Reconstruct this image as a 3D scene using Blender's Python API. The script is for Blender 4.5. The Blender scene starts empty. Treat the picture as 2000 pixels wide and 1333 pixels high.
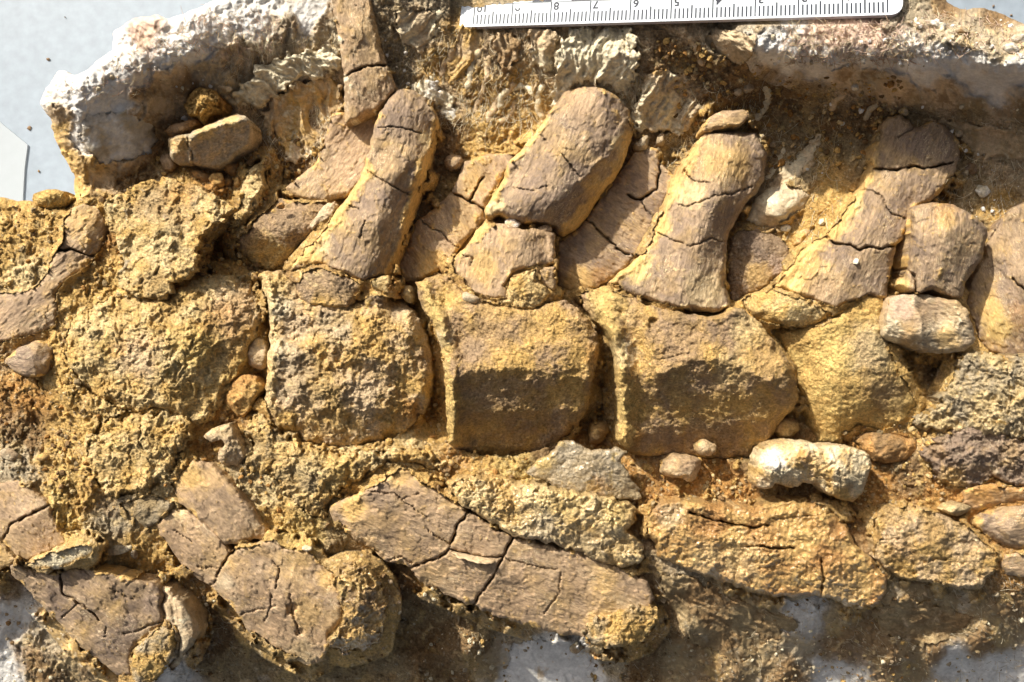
import bpy, math, random
import numpy as np
from mathutils import Vector, Matrix

# ------------------------------------------------------------------ camera, sky, sun, exposure
PX = 0.000128            # one picture unit at the bed plane, in metres (the scale bar gives it)
D = 1600.0               # camera height above the bed, same units
CX, CY = 1000.0, 666.5
scene = bpy.context.scene
cam_d = bpy.data.cameras.new("camera")
cam = bpy.data.objects.new("camera", cam_d)
scene.collection.objects.link(cam)
cam.location = (0, 0, D * PX)
cam_d.sensor_width = 36.0
cam_d.lens = 36.0 * D / 2000.0
cam_d.clip_start = 0.005
cam_d.clip_end = 50
scene.camera = cam

SUN_DIR = Vector((-0.52, 0.60, 0.58)).normalized()
elev = math.asin(SUN_DIR.z)
az = math.atan2(SUN_DIR.x, SUN_DIR.y)
world = bpy.data.worlds.new("World")
scene.world = world
world.use_nodes = True
wn = world.node_tree
sky = wn.nodes.new("ShaderNodeTexSky")
sky.sky_type = 'NISHITA'
sky.sun_disc = False
sky.sun_elevation = elev
sky.sun_rotation = az
sky.air_density = 0.5
sky.dust_density = 10.0
sky.ozone_density = 0.0
bg = wn.nodes["Background"]
bg.inputs[1].default_value = 0.075
hs = wn.nodes.new("ShaderNodeHueSaturation"); hs.inputs["Saturation"].default_value = 0.5   # light bounced about by the pale surroundings
wn.links.new(sky.outputs[0], hs.inputs["Color"]); wn.links.new(hs.outputs[0], bg.inputs[0])
sun_d = bpy.data.lights.new("sun", 'SUN')
sun_d.energy = 5.0
sun_d.angle = math.radians(0.9)
sun_d.color = (1.0, 0.925, 0.79)
sun = bpy.data.objects.new("sun", sun_d)
scene.collection.objects.link(sun)
sun.rotation_euler = SUN_DIR.to_track_quat('Z', 'Y').to_euler()
scene.view_settings.view_transform = 'Standard'
scene.view_settings.look = 'None'
scene.view_settings.exposure = 0.44
scene.view_settings.gamma = 1.0
scene.view_settings.use_curve_mapping = False

STEP = 1.9
RNG = np.random.RandomState(7)
random.seed(7)

# ------------------------------------------------------------------ noise
_N = 256
_ang = RNG.rand(_N, _N) * 2 * np.pi
_GX, _GY = np.cos(_ang).astype(np.float32), np.sin(_ang).astype(np.float32)
_OX, _OY = RNG.rand(_N, _N).astype(np.float32), RNG.rand(_N, _N).astype(np.float32)

def pn(x, y, seed=0):
    x = x + seed * 17.37; y = y + seed * 41.71
    xi = np.floor(x).astype(np.int32); yi = np.floor(y).astype(np.int32)
    fx = (x - xi).astype(np.float32); fy = (y - yi).astype(np.float32)
    u = fx * fx * fx * (fx * (fx * 6 - 15) + 10); v = fy * fy * fy * (fy * (fy * 6 - 15) + 10)
    x0 = xi & 255; x1 = (xi + 1) & 255; y0 = yi & 255; y1 = (yi + 1) & 255
    a = _GX[x0, y0] * fx + _GY[x0, y0] * fy
    b = _GX[x1, y0] * (fx - 1) + _GY[x1, y0] * fy
    c = _GX[x0, y1] * fx + _GY[x0, y1] * (fy - 1)
    d = _GX[x1, y1] * (fx - 1) + _GY[x1, y1] * (fy - 1)
    return ((a + (b - a) * u) + ((c + (d - c) * u) - (a + (b - a) * u)) * v) * 1.5

def fbm(x, y, lam, octv=4, seed=0, gain=0.5):
    s = 0; a = 1; t = 0
    for k in range(octv):
        s = s + a * pn(x / lam, y / lam, seed + k * 3); t += a
        a *= gain; lam *= 0.49
    return s / t

def ridged(x, y, lam, octv=4, seed=0, gain=0.55):
    s = 0; a = 1; t = 0
    for k in range(octv):
        s = s + a * (1 - 2 * np.abs(pn(x / lam, y / lam, seed + k * 3))); t += a
        a *= gain; lam *= 0.47
    return s / t

def worley(x, y, lam, seed=0):
    x = x / lam + seed * 13.1; y = y / lam + seed * 7.7
    xi = np.floor(x).astype(np.int32); yi = np.floor(y).astype(np.int32)
    f1 = np.full(x.shape, 9.0, np.float32); f2 = f1.copy(); idv = np.zeros(x.shape, np.float32)
    for i in (-1, 0, 1):
        for j in (-1, 0, 1):
            cx = (xi + i) & 255; cy = (yi + j) & 255
            dd = np.hypot(xi + i + _OX[cx, cy] - x, yi + j + _OY[cx, cy] - y).astype(np.float32)
            idv = np.where(dd < f1, _OX[cy, cx], idv)
            f2 = np.minimum(f2, np.maximum(f1, dd)); f1 = np.minimum(f1, dd)
    return f1, f2, idv

def sm(a, b, x):
    t = np.clip((x - a) / (b - a), 0, 1)
    return t * t * (3 - 2 * t)

def sdf(poly, X, Y):
    P = np.asarray(poly, float)
    dmin = np.full(X.shape, 1e9); inside = np.zeros(X.shape, bool)
    n = len(P)
    for i in range(n):
        ax, ay = P[i]; bx, by = P[(i + 1) % n]
        ex, ey = bx - ax, by - ay
        t = np.clip(((X - ax) * ex + (Y - ay) * ey) / (ex * ex + ey * ey + 1e-9), 0, 1)
        dmin = np.minimum(dmin, (X - ax - t * ex) ** 2 + (Y - ay - t * ey) ** 2)
        if abs(ey) > 1e-9:
            c = ((ay > Y) != (by > Y)) & (X < ex * (Y - ay) / ey + ax)
            inside ^= c
    d = np.sqrt(dmin)
    return np.where(inside, d, -d)

def linedist(line, X, Y):
    dmin = np.full(X.shape, 1e9)
    for (ax, ay), (bx, by) in zip(line[:-1], line[1:]):
        ex, ey = bx - ax, by - ay
        t = np.clip(((X - ax) * ex + (Y - ay) * ey) / (ex * ex + ey * ey + 1e-9), 0, 1)
        dmin = np.minimum(dmin, (X - ax - t * ex) ** 2 + (Y - ay - t * ey) ** 2)
    return np.sqrt(dmin)

def rbf(pts, c=20.0):
    P = np.array([p[:2] for p in pts], float); z = np.array([p[2] for p in pts], float)
    n = len(P)
    if n == 1: return lambda X, Y: np.full(np.shape(X), z[0])
    if n == 2: P = np.vstack([P, [P[0] + [P[1][1] - P[0][1], P[0][0] - P[1][0]]]]); z = np.append(z, z[0]); n = 3
    R = np.sqrt(((P[:, None] - P[None]) ** 2).sum(-1) + c * c)
    A = np.zeros((n + 3, n + 3)); A[:n, :n] = R; A[:n, n] = 1; A[:n, n + 1:] = P / 1000; A[n, :n] = 1; A[n + 1:, :n] = P.T / 1000
    w = np.linalg.lstsq(A, np.append(z, [0, 0, 0]), rcond=None)[0]
    def f(X, Y):
        r = w[n] + w[n + 1] * X / 1000 + w[n + 2] * Y / 1000
        for i in range(n): r = r + w[i] * np.sqrt((X - P[i, 0]) ** 2 + (Y - P[i, 1]) ** 2 + c * c)
        return r
    return f

def world3(x, y, h):
    f = (D - h) / D
    return np.stack([(x - CX) * f * PX, (CY - y) * f * PX, h * PX], -1)

# ------------------------------------------------------------------ colours of the things themselves (linear)
COL = dict(och=(.645, .42, .15), pal=(.75, .575, .30), rus=(.50, .27, .09), brn=(.29, .185, .09), bon=(.375, .268, .168),
           bop=(.43, .298, .183), bod=(.255, .187, .137), gry=(.47, .39, .27), pla=(.82, .80, .76), tis=(.63, .475, .30),
           olv=(.40, .30, .165), crm=(.80, .71, .51), pnk=(.72, .53, .42), ylw=(.72, .52, .20))
COL = {k: np.array(v) for k, v in COL.items()}

def mat_earth(name, rough=0.9, spec=0.25, lam=7.0, bump=0.5, wet=0.0, lines=0.0, dist=3.0, lo=.55, hi=1.35):
    m = bpy.data.materials.new(name); m.use_nodes = True
    nt = m.node_tree; N = nt.nodes; L = nt.links
    b = N["Principled BSDF"]
    at = N.new("ShaderNodeAttribute"); at.attribute_name = "col"
    tc = N.new("ShaderNodeAttribute"); tc.attribute_name = "flow"
    def noise(l, det, ro, typ='FBM', dis=0.0):
        n = N.new("ShaderNodeTexNoise"); n.noise_type = typ; n.inputs["Scale"].default_value = 1 / l; n.inputs["Detail"].default_value = det
        n.inputs["Roughness"].default_value = ro; n.inputs["Distortion"].default_value = dis; L.new(tc.outputs["Vector"], n.inputs["Vector"]); return n
    def rng(src, a, b_, c, d):
        r = N.new("ShaderNodeMapRange"); r.inputs[1].default_value = a; r.inputs[2].default_value = b_; r.inputs[3].default_value = c; r.inputs[4].default_value = d
        L.new(src, r.inputs[0]); return r.outputs[0]
    def math_(op, a, b_):
        q = N.new("ShaderNodeMath"); q.operation = op
        for i, v in enumerate((a, b_)):
            if isinstance(v, (int, float)): q.inputs[i].default_value = v
            else: L.new(v, q.inputs[i])
        return q.outputs[0]
    n1 = noise(lam, 6, .72); n2 = noise(lam * 4.5, 5, .7); n3 = noise(lam * 2.2, 5, .75, 'RIDGED_MULTIFRACTAL', .6)
    n3.inputs["Gain"].default_value = 1.6 if "Gain" in n3.inputs else 0
    v = N.new("ShaderNodeTexVoronoi"); v.inputs["Scale"].default_value = 1 / (lam * 1.3)
    wv = N.new("ShaderNodeVectorMath"); wv.operation = 'ADD'; sc = N.new("ShaderNodeVectorMath"); sc.operation = 'SCALE'; sc.inputs["Scale"].default_value = lam * 1.2
    L.new(n1.outputs["Color"], sc.inputs[0]); L.new(sc.outputs[0], wv.inputs[0]); L.new(tc.outputs["Vector"], wv.inputs[1]); L.new(wv.outputs[0], v.inputs["Vector"])
    k = math_('MULTIPLY', rng(n1.outputs["Fac"], .3, .7, lo, hi), rng(n2.outputs["Fac"], .3, .7, .76, 1.2))
    vm = N.new("ShaderNodeVectorMath"); vm.operation = 'SCALE'; L.new(at.outputs["Color"], vm.inputs[0]); L.new(k, vm.inputs["Scale"])
    col = vm.outputs[0]
    if lines > 0:        # fine pale hairs and scratches left by the preparation
        n4 = noise(lam * 3.0, 2, .5, 'FBM', 2.2); n5 = noise(lam * 9, 3, .6)
        e = math_('ABSOLUTE', math_('SUBTRACT', n4.outputs["Fac"], .5), 0)
        t = math_('MULTIPLY', rng(e, .004, .016, lines, 0), rng(n5.outputs["Fac"], .46, .62, 0, 1))
        mx = N.new("ShaderNodeMix"); mx.data_type = 'RGBA'; L.new(t, mx.inputs[0]); L.new(col, mx.inputs[6]); mx.inputs[7].default_value = (.74, .62, .40, 1); col = mx.outputs[2]
    L.new(col, b.inputs["Base Color"])
    h = math_('ADD', math_('ADD', math_('MULTIPLY', n1.outputs["Fac"], 1.0), math_('MULTIPLY', rng(n3.outputs["Fac"], 0, 2, 0, 1), .8)), math_('MULTIPLY', v.outputs["Distance"], -.45))
    bp = N.new("ShaderNodeBump"); bp.inputs["Strength"].default_value = bump; bp.inputs["Distance"].default_value = dist * PX
    L.new(h, bp.inputs["Height"]); L.new(bp.outputs[0], b.inputs["Normal"])
    b.inputs["Roughness"].default_value = rough
    b.inputs["Specular IOR Level"].default_value = spec
    if wet > 0:
        L.new(rng(n2.outputs["Fac"], .5, .62, rough, .2), b.inputs["Roughness"])
        b.inputs["Specular IOR Level"].default_value = 0.5
        b.inputs["Coat Weight"].default_value = wet; b.inputs["Coat Roughness"].default_value = 0.18
    return m

M_CRUMB = mat_earth("crumbly_sediment", 0.95, 0.12, 5.0, 1.0, dist=7.0, lo=.5, hi=1.42)
M_BONE = mat_earth("fossil_bone", 0.75, 0.22, 4.6, 1.0, lines=.8, dist=3.0, lo=.66, hi=1.3)
M_PLASTER = mat_earth("plaster", 0.9, 0.2, 9.0, 0.8, dist=5.0, lo=.8, hi=1.1)
M_WET = mat_earth("consolidant_glazed_sediment", 0.7, 0.4, 5.5, 1.0, wet=0.6, dist=6.0)
M_STONE = mat_earth("stone", 0.85, 0.25, 4.8, 1.0, dist=4.0, lines=.4)
M_TISSUE = mat_earth("tissue_paper", 0.95, 0.1, 7.0, 0.9, lines=.6, dist=5.0, lo=.7, hi=1.2)
MATS = dict(crumb=M_CRUMB, bone=M_BONE, plaster=M_PLASTER, wet=M_WET, stone=M_STONE, tissue=M_TISSUE)

def tag(o, label=None, cat=None, group=None, kind=None):
    if label: o['label'] = label
    if cat: o['category'] = cat
    if group: o['group'] = group
    if kind: o['kind'] = kind
    return o

def empty(name, label, cat, at=(0, 0), z=0, group=None):
    o = bpy.data.objects.new(name, None)
    o.empty_display_size = 0.005
    scene.collection.objects.link(o)
    o.location = world3(at[0], at[1], z)
    return tag(o, label, cat, group)

def mesh_obj(name, V, F, C, mat, parent=None, smooth=True, flow=None):
    """V (n,3) world metres, F (m,4) or (m,3) int, C (n,3) colour"""
    me = bpy.data.meshes.new(name)
    V = np.asarray(V, np.float32); F = np.asarray(F, np.int32)
    if flow is None: flow = V / PX
    if parent is not None:
        off = np.array(parent.location if parent.parent is None else (parent.parent.location + parent.location), np.float32)
        V = V - off; loc = (0, 0, 0)
    else:
        off = np.append((V[:, :2].min(0) + V[:, :2].max(0)) / 2, V[:, 2].min()).astype(np.float32)
        V = V - off; loc = off
    k = F.shape[1]
    me.vertices.add(len(V)); me.vertices.foreach_set("co", V.ravel())
    me.loops.add(F.size); me.loops.foreach_set("vertex_index", F.ravel())
    me.polygons.add(len(F)); me.polygons.foreach_set("loop_start", np.arange(0, F.size, k, dtype=np.int32))
    me.polygons.foreach_set("loop_total", np.full(len(F), k, np.int32))
    me.update(calc_edges=True)
    me.polygons.foreach_set("use_smooth", np.full(len(F), smooth, bool))
    a = me.color_attributes.new("col", 'FLOAT_COLOR', 'POINT')
    a.data.foreach_set("color", np.concatenate([np.clip(C, 0, .95), np.ones((len(V), 1))], 1).astype(np.float32).ravel())
    fa = me.attributes.new('flow', 'FLOAT_VECTOR', 'POINT'); fa.data.foreach_set('vector', np.asarray(flow, np.float32).ravel())
    me.materials.append(mat)
    o = bpy.data.objects.new(name, me)
    scene.collection.objects.link(o)
    o.location = loc
    if parent is not None: o.parent = parent
    return o

# ------------------------------------------------------------------ surface relief kinds (heights in picture units)
def surf(kind, X, Y, ang, seed, amp=1.0):
    c, s = math.cos(ang), math.sin(ang)
    U = X * c + Y * s; V = -X * s + Y * c
    if kind == 'bone':
        st = fbm(U / 9, V, 7, 3, seed + 5, .6)
        m_ = sm(-.1, .4, fbm(X, Y, 60, 3, seed + 2))
        h = 4.5 * fbm(X, Y, 95, 3, seed) + .5 * st * m_ + 1.0 * ridged(U / 4, V, 26, 3, seed + 9) * m_ + 1.6 * fbm(X, Y, 30, 4, seed + 10, .6) + 1.0 * (ridged(X, Y, 12, 3, seed + 12, .7)) * sm(.0, .4, fbm(X, Y, 50, 3, seed + 14))
        te = (fbm(U / 1.6 + 5 * pn(X / 12, Y / 12, 4), V, 60, 4, seed + 33, .6)) * 3.4; te = np.floor(te) + sm(.44, .56, te - np.floor(te))
        return amp * (h + 2.0 * te)
    if kind == 'rough':      # bone skinned with grit
        f1, f2, _ = worley(X + 6 * pn(X / 15, Y / 15, 3), Y, 9.5, seed)
        g = sm(-.25, .25, fbm(X, Y, 60, 4, seed + 8)); te = fbm(X + 9 * pn(X / 14, Y / 14, 4), Y, 55, 4, seed + 20, .6) * 4.5; te = np.floor(te) + sm(.4, .6, te - np.floor(te))
        return amp * (3.2 * te + 9 * fbm(X, Y, 90, 4, seed, .55) + 6 * ridged(X, Y, 42, 4, seed + 4) * (.4 + .6 * g) + (.5 + 4 * g) * (1 - f1) + 3.0 * fbm(X, Y, 9, 3, seed + 2) + (1.2 + 2.6 * g) * ridged(X, Y, 13, 3, seed + 61, .7))
    if kind == 'crumb':
        wx = X + 9 * pn(X / 22, Y / 22, seed + 1); wy = Y + 9 * pn(X / 22, Y / 22, seed + 2)
        f1, f2, _ = worley(wx, wy, 17, seed); g1, g2, _ = worley(wx, wy, 8.5, seed + 1)
        g = sm(-.3, .25, fbm(X, Y, 80, 3, seed + 8))
        big = ridged(wx, wy, 85, 3, seed + 4, .5)
        ter = fbm(wx, wy, 60, 4, seed + 20, .55) * 4; ter = (np.floor(ter) + sm(.35, .65, ter - np.floor(ter))) / 4   # ledges
        return amp * (9 * big + 17 * ter + (3 + 3 * g) * (1 - f1) + 4.2 * g * (1 - g1) + 8.5 * ridged(wx, wy, 17, 4, seed + 6, .75) * (.45 + .55 * g) + 2.2 * ridged(X, Y, 8, 2, seed + 61))
    if kind == 'stone':
        f1, f2, idv = worley(X + 5 * pn(X / 25, Y / 25, seed), Y, 34, seed)
        return amp * (7 * (f2 - f1) + 5 * fbm(X, Y, 40, 4, seed, .6) + 3 * ridged(X, Y, 16, 3, seed + 3))
    if kind == 'cloth':
        wx = X + 16 * pn(X / 50, Y / 50, seed + 1); wy = Y + 16 * pn(X / 50, Y / 50, seed + 2)
        cc, ss = math.cos(ang), math.sin(ang)
        u = wx * cc + wy * ss; v = -wx * ss + wy * cc
        return amp * (8 * fbm(X, Y, 120, 2, seed) + 9 * ridged(u / 3.5, v, 40, 3, seed + 5, .5) + 2.2 * ridged(u / 2, v, 13, 3, seed + 7, .6) + 1.4 * fbm(X, Y, 10, 3, seed + 3))
    if kind == 'plaster':
        f1, f2, _ = worley(X + 6 * pn(X / 15, Y / 15, 3), Y, 19, seed); g1, _, _ = worley(X, Y, 9, seed)
        return amp * (14 * fbm(X, Y, 70, 4, seed, .6) + 5 * (1 - f1 ** 1.5) + 2.5 * (1 - g1) + 4 * ridged(X, Y, 24, 3, seed + 4) + 3 * fbm(X, Y, 14, 3, seed + 8, .7))
    return 0 * X

def tint(X, Y, d, spec, seed):
    """colour: spec = (c1, c2, dust colour, dust amount 0..1, edge dust radius)"""
    c1, c2, cd, du, er = spec
    wx = X + 12 * pn(X / 30, Y / 30, seed + 31); wy = Y + 12 * pn(X / 30, Y / 30, seed + 32)
    a = sm(-.35, .35, fbm(wx, wy, 70, 4, seed + 40, .6))[..., None]
    C = COL[c1] * (1 - a) + COL[c2] * a
    if c1[:2] == 'bo':
        w_ = (.30 * sm(.0, .35, fbm(wx, wy, 110, 4, seed + 44, .6)) + .25 * sm(.1, .4, fbm(wx, wy, 30, 4, seed + 45, .7)))[..., None]; C = C * (1 - w_) + COL['och'] * .85 * w_
        w_ = (.35 * sm(.05, .35, fbm(wx, wy, 60, 4, seed + 46, .6)))[..., None]; C = C * (1 - w_) + COL['bod'] * .85 * w_
    k = fbm(wx, wy, 42, 5, seed + 50, .7)
    t = sm(.42 - du * .9, .75 - du * .9, k)
    if er > 0: t = np.maximum(t, .9 * sm(er * 1.1, er * .2, d + 8 + 34 * fbm(X, Y, 40, 4, seed + 60, .6)))
    sp = .55 * sm(.32, .5, fbm(X, Y, 7, 2, seed + 70)) * sm(-.2, .3, k)
    t = np.clip(np.maximum(t, sp), 0, 1)[..., None]
    C = C * (1 - t) + COL[cd] * t
    return C * (1 + .16 * fbm(X, Y, 16, 4, seed + 80, .7))[..., None], t[..., 0]

PIECES = []              # (poly, smooth height function) to keep the bed under every piece

def components(keep):
    lab = np.zeros(keep.shape, np.int32); n = 0; out = []
    ny, nx = keep.shape
    kf = keep.tolist()
    for j in range(ny):
        for i in range(nx):
            if kf[j][i] and lab[j, i] == 0:
                n += 1; st = [(j, i)]; lab[j, i] = n; kf[j][i] = False; c = 0
                while st:
                    a, b = st.pop(); c += 1
                    for q, w in ((a + 1, b), (a - 1, b), (a, b + 1), (a, b - 1)):
                        if 0 <= q < ny and 0 <= w < nx and kf[q][w]:
                            kf[q][w] = False; lab[q, w] = n; st.append((q, w))
                out.append((c, n))
    return lab, sorted(out, reverse=True)

def gridmesh(X, Y, H, C, cells, thick, zmin=None, ang=None):
    ny, nx = X.shape
    idx = np.arange(ny * nx).reshape(ny, nx)
    a = idx[:-1, :-1][cells]; b = idx[:-1, 1:][cells]; c = idx[1:, 1:][cells]; d = idx[1:, :-1][cells]
    F = np.stack([a, d, c, b], 1)                       # y runs down the picture: this winding faces up
    E = np.concatenate([F[:, [0, 1]], F[:, [1, 2]], F[:, [2, 3]], F[:, [3, 0]]])
    key = E[:, 0].astype(np.int64) * (ny * nx) + E[:, 1]; rev = E[:, 1].astype(np.int64) * (ny * nx) + E[:, 0]
    B = E[~np.isin(key, rev)]
    used = np.unique(F); mp = np.full(ny * nx, -1); mp[used] = np.arange(len(used))
    xs_, ys_, hs_ = X.ravel().astype(float).copy(), Y.ravel().astype(float).copy(), H.ravel().astype(float).copy()
    bu_ = np.unique(B); cnt = np.bincount(B.ravel(), minlength=ny * nx)[bu_]; ok = cnt == 2
    for A_ in (xs_, ys_, hs_):
        for _ in range(3):
            acc = np.zeros(ny * nx); np.add.at(acc, B[:, 0], A_[B[:, 1]]); np.add.at(acc, B[:, 1], A_[B[:, 0]])
            A_[bu_[ok]] = .5 * A_[bu_[ok]] + .25 * acc[bu_[ok]]
    P = world3(xs_[used], ys_[used], hs_[used]); CC = C.reshape(-1, 3)[used]
    bu = np.unique(B); bm = np.full(ny * nx, -1); bm[bu] = np.arange(len(bu))
    T0 = P[mp[bu]].copy(); n0 = len(P)
    rows = 5
    c_, s_ = (math.cos(ang), math.sin(ang)) if ang is not None else (1, 0); st_ = 2.3 if ang is not None else 1
    FL = np.stack([(X * c_ + Y * s_) / st_, -X * s_ + Y * c_, H / (1 if ang is None else 1.5)], -1).reshape(-1, 3)[used]; FB = FL[mp[bu]]; Gs = [FL, FB]
    Vs = [P, T0]; Cs = [CC, CC[mp[bu]]]
    bot = T0[:, 2] - thick * PX if zmin is None else np.full(len(T0), zmin * PX)
    Fs = [mp[F]]
    for r in range(1, rows + 1):
        q = T0.copy(); q[:, 2] = T0[:, 2] + (bot - T0[:, 2]) * r / rows
        if r < rows:
            g = q / PX; j = 2.6 * PX * np.stack([pn((g[:, 0] + g[:, 1]) / 17, g[:, 2] / 11, 5), pn((g[:, 0] - g[:, 1]) / 17, g[:, 2] / 11, 9)], 1); q[:, :2] += j
        Vs.append(q); g = q / PX; cq = (.5 + .5 * np.clip(1.6 * fbm(g[:, 0] + g[:, 1], g[:, 2] * 1.2, 14, 3, 6), -1, 1))[:, None]
        Cs.append(CC[mp[bu]] * (.55 + .2 * cq) + COL['och'] * .35 * cq + COL['brn'] * .3 * (1 - cq))
        gq = FB.copy(); gq[:, 2] -= (T0[:, 2] - q[:, 2]) / PX; Gs.append(gq)
        o0 = n0 + (r - 1) * len(bu); o1 = n0 + r * len(bu)
        e0 = bm[B[:, 0]]; e1 = bm[B[:, 1]]
        Fs.append(np.stack([e1 + o0, e0 + o0, e0 + o1, e1 + o1], 1))
    return np.concatenate(Vs), np.concatenate(Fs), np.concatenate(Cs), np.concatenate(Gs)

def relief(name, poly, z, kind='bone', spec=('bon', 'bop', 'och', .3, 0), edge=(14, 14), ang=0.0, amp=1.0, cracks=(), ridges=(), pits=(),
           wob=2.0, thick=60, seed=None, mat=None, parent=None, frag='bone_fragment', paint=(), step=None, cw=2.1, flank=(), blend=(), moat=None, bank=None, min_cells=45):
    seed = seed if seed is not None else (len(PIECES) * 5 + 3)
    st = step or STEP
    if kind == 'bone': edge = (min(edge[0], 10), edge[1] * .75); amp = min(amp, 1.1)
    if bank is None: bank = {'bone': .3, 'crumb': .95, 'rough': .75}.get(kind, .3)
    if moat is None: moat = {'bone': 34, 'crumb': 5, 'rough': 16}.get(kind, 16)
    P = np.asarray(poly, float)
    x0, y0 = P.min(0) - 6; x1, y1 = P.max(0) + 6
    gx = np.arange(x0, x1, st); gy = np.arange(y0, y1, st)
    X, Y = np.meshgrid(gx, gy)
    w1 = wob * fbm(X, Y, 18, 3, seed + 11, .6) * 2; w2 = wob * fbm(X, Y, 18, 3, seed + 12, .6) * 2
    d = sdf(poly, X + w1, Y + w2)
    gyv, gxv = np.gradient(d, st)
    g2 = np.maximum(gxv ** 2 + gyv ** 2, .3)
    near = (d < .45 * st) & (d > -1.1 * st)
    mx = np.where(near, np.clip(-d * gxv / g2, -st * .8, st * .8), 0); my = np.where(near, np.clip(-d * gyv / g2, -st * .8, st * .8), 0)
    X2, Y2 = X + mx, Y + my
    zf = z if callable(z) else (lambda A, B, z=z: BEDF(A, B) + z[1]) if isinstance(z, tuple) else rbf(z, 14) if isinstance(z, (list, tuple)) else (lambda A, B, z=z: np.full(np.shape(A), float(z)))
    er, dr = edge
    def smooth_h(A, B, dd):
        h = zf(A, B)
        e_ = er * (1 + .9 * pn(A / 34, B / 34, seed + 71)); s = np.clip(dd / np.maximum(e_, 3), 0, 1)
        h = h - dr * (1 + .5 * pn(A / 40, B / 40, seed + 72)) * (1 - s) ** 2.1
        for line, hh, ww in ridges:
            q = linedist(line, A + 14 * fbm(A, B, 36, 5, seed + 73, .65), B + 19 * fbm(A, B, 44, 5, seed + 74, .68)); h = h + hh * np.exp(-(q / ww) ** 1.5)
        return h
    PIECES.append((poly, smooth_h, bank, moat, blend))
    H = smooth_h(X2, Y2, np.where(near, 0, np.maximum(d, 0))) + surf(kind, X, Y, ang, seed, amp)
    cut = np.full(X.shape, 99.0); fine = cut.copy()
    for ck in cracks:
        wd = cw
        if isinstance(ck, dict): wd = ck['w']; ck = ck['p']
        ck0 = wd; wd = wd * .85
        jx = 6 * fbm(X, Y, 20, 4, seed + 21, .75); jy = 6 * fbm(X, Y, 20, 4, seed + 22, .75)
        wd = wd * (1 + .5 * pn(X / 16, Y / 16, seed + 23)); q = linedist(ck, X + jx, Y + jy) / np.maximum(wd, .8)
        if ck0 < 1.9: fine = np.minimum(fine, q); continue
        cut = np.minimum(cut, q)
    H = H - 2.0 * sm(2.6, 1.0, cut) - 14 * sm(1.1, .6, cut) - 7.5 * sm(1.25, .3, fine) - 1.0 * sm(3, 1.0, fine)
    for (ax, ay, r, dp) in pits:
        H = H - dp * sm(r, r * .5, np.hypot(X - ax, Y - ay) + r * .5 * fbm(X, Y, 14, 3, seed + 4))
    C, dust = tint(X, Y, d, spec, seed)
    H = H + np.clip(dust, 0, 1) * (1.2 + 3.4 * (1 - worley(X, Y, 8, seed)[0])) * (1.0 if kind == 'bone' else .3)
    for (ax, ay, r, cn, k) in paint:
        t = (k * sm(r, r * .35, np.hypot(X - ax, Y - ay) + r * .55 * fbm(X, Y, r * .6, 4, seed + 90, .7)))[..., None]
        C = C * (1 - t) + COL[cn] * (1 + .15 * fbm(X, Y, 14, 3, seed + 91))[..., None] * t
    for line, w_, cn, k in flank:
        q = linedist(line, X + 22 * fbm(X, Y, 38, 4, seed + 95, .7), Y + 22 * fbm(X, Y, 34, 4, seed + 96, .65))
        t = (k * sm(w_, w_ * .55, q))[..., None]; C = C * (1 - t) + COL[cn] * (1 + .2 * fbm(X, Y, 18, 4, seed + 97, .7))[..., None] * t
        H = H + t[..., 0] * (3.5 * ridged(X, Y, 22, 4, seed + 98, .65) + 2.5 * (1 - worley(X, Y, 8, seed)[0]))
    vin = d > -.75 * st
    cells = vin[:-1, :-1] & vin[1:, :-1] & vin[:-1, 1:] & vin[1:, 1:]
    cc = (cut[:-1, :-1] + cut[1:, :-1] + cut[:-1, 1:] + cut[1:, 1:]) / 4
    cells &= cc > .74
    lab, comps = components(cells)
    res = []
    for k, (n, l) in enumerate(comps):
        if n < min_cells and k > 0: continue
        V, F, CC, GG = gridmesh(X2, Y2, H, C, lab == l, thick, ang=ang if kind == 'bone' else None)
        nm = name if k == 0 else frag
        par = parent if (k == 0 or parent is not None) else res[0]
        res.append(mesh_obj(nm, V, F, CC, mat or MATS[dict(bone='bone', rough='crumb', crumb='crumb', stone='stone', cloth='tissue', plaster='plaster')[kind]], par, flow=GG))
    return res[0]

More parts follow.
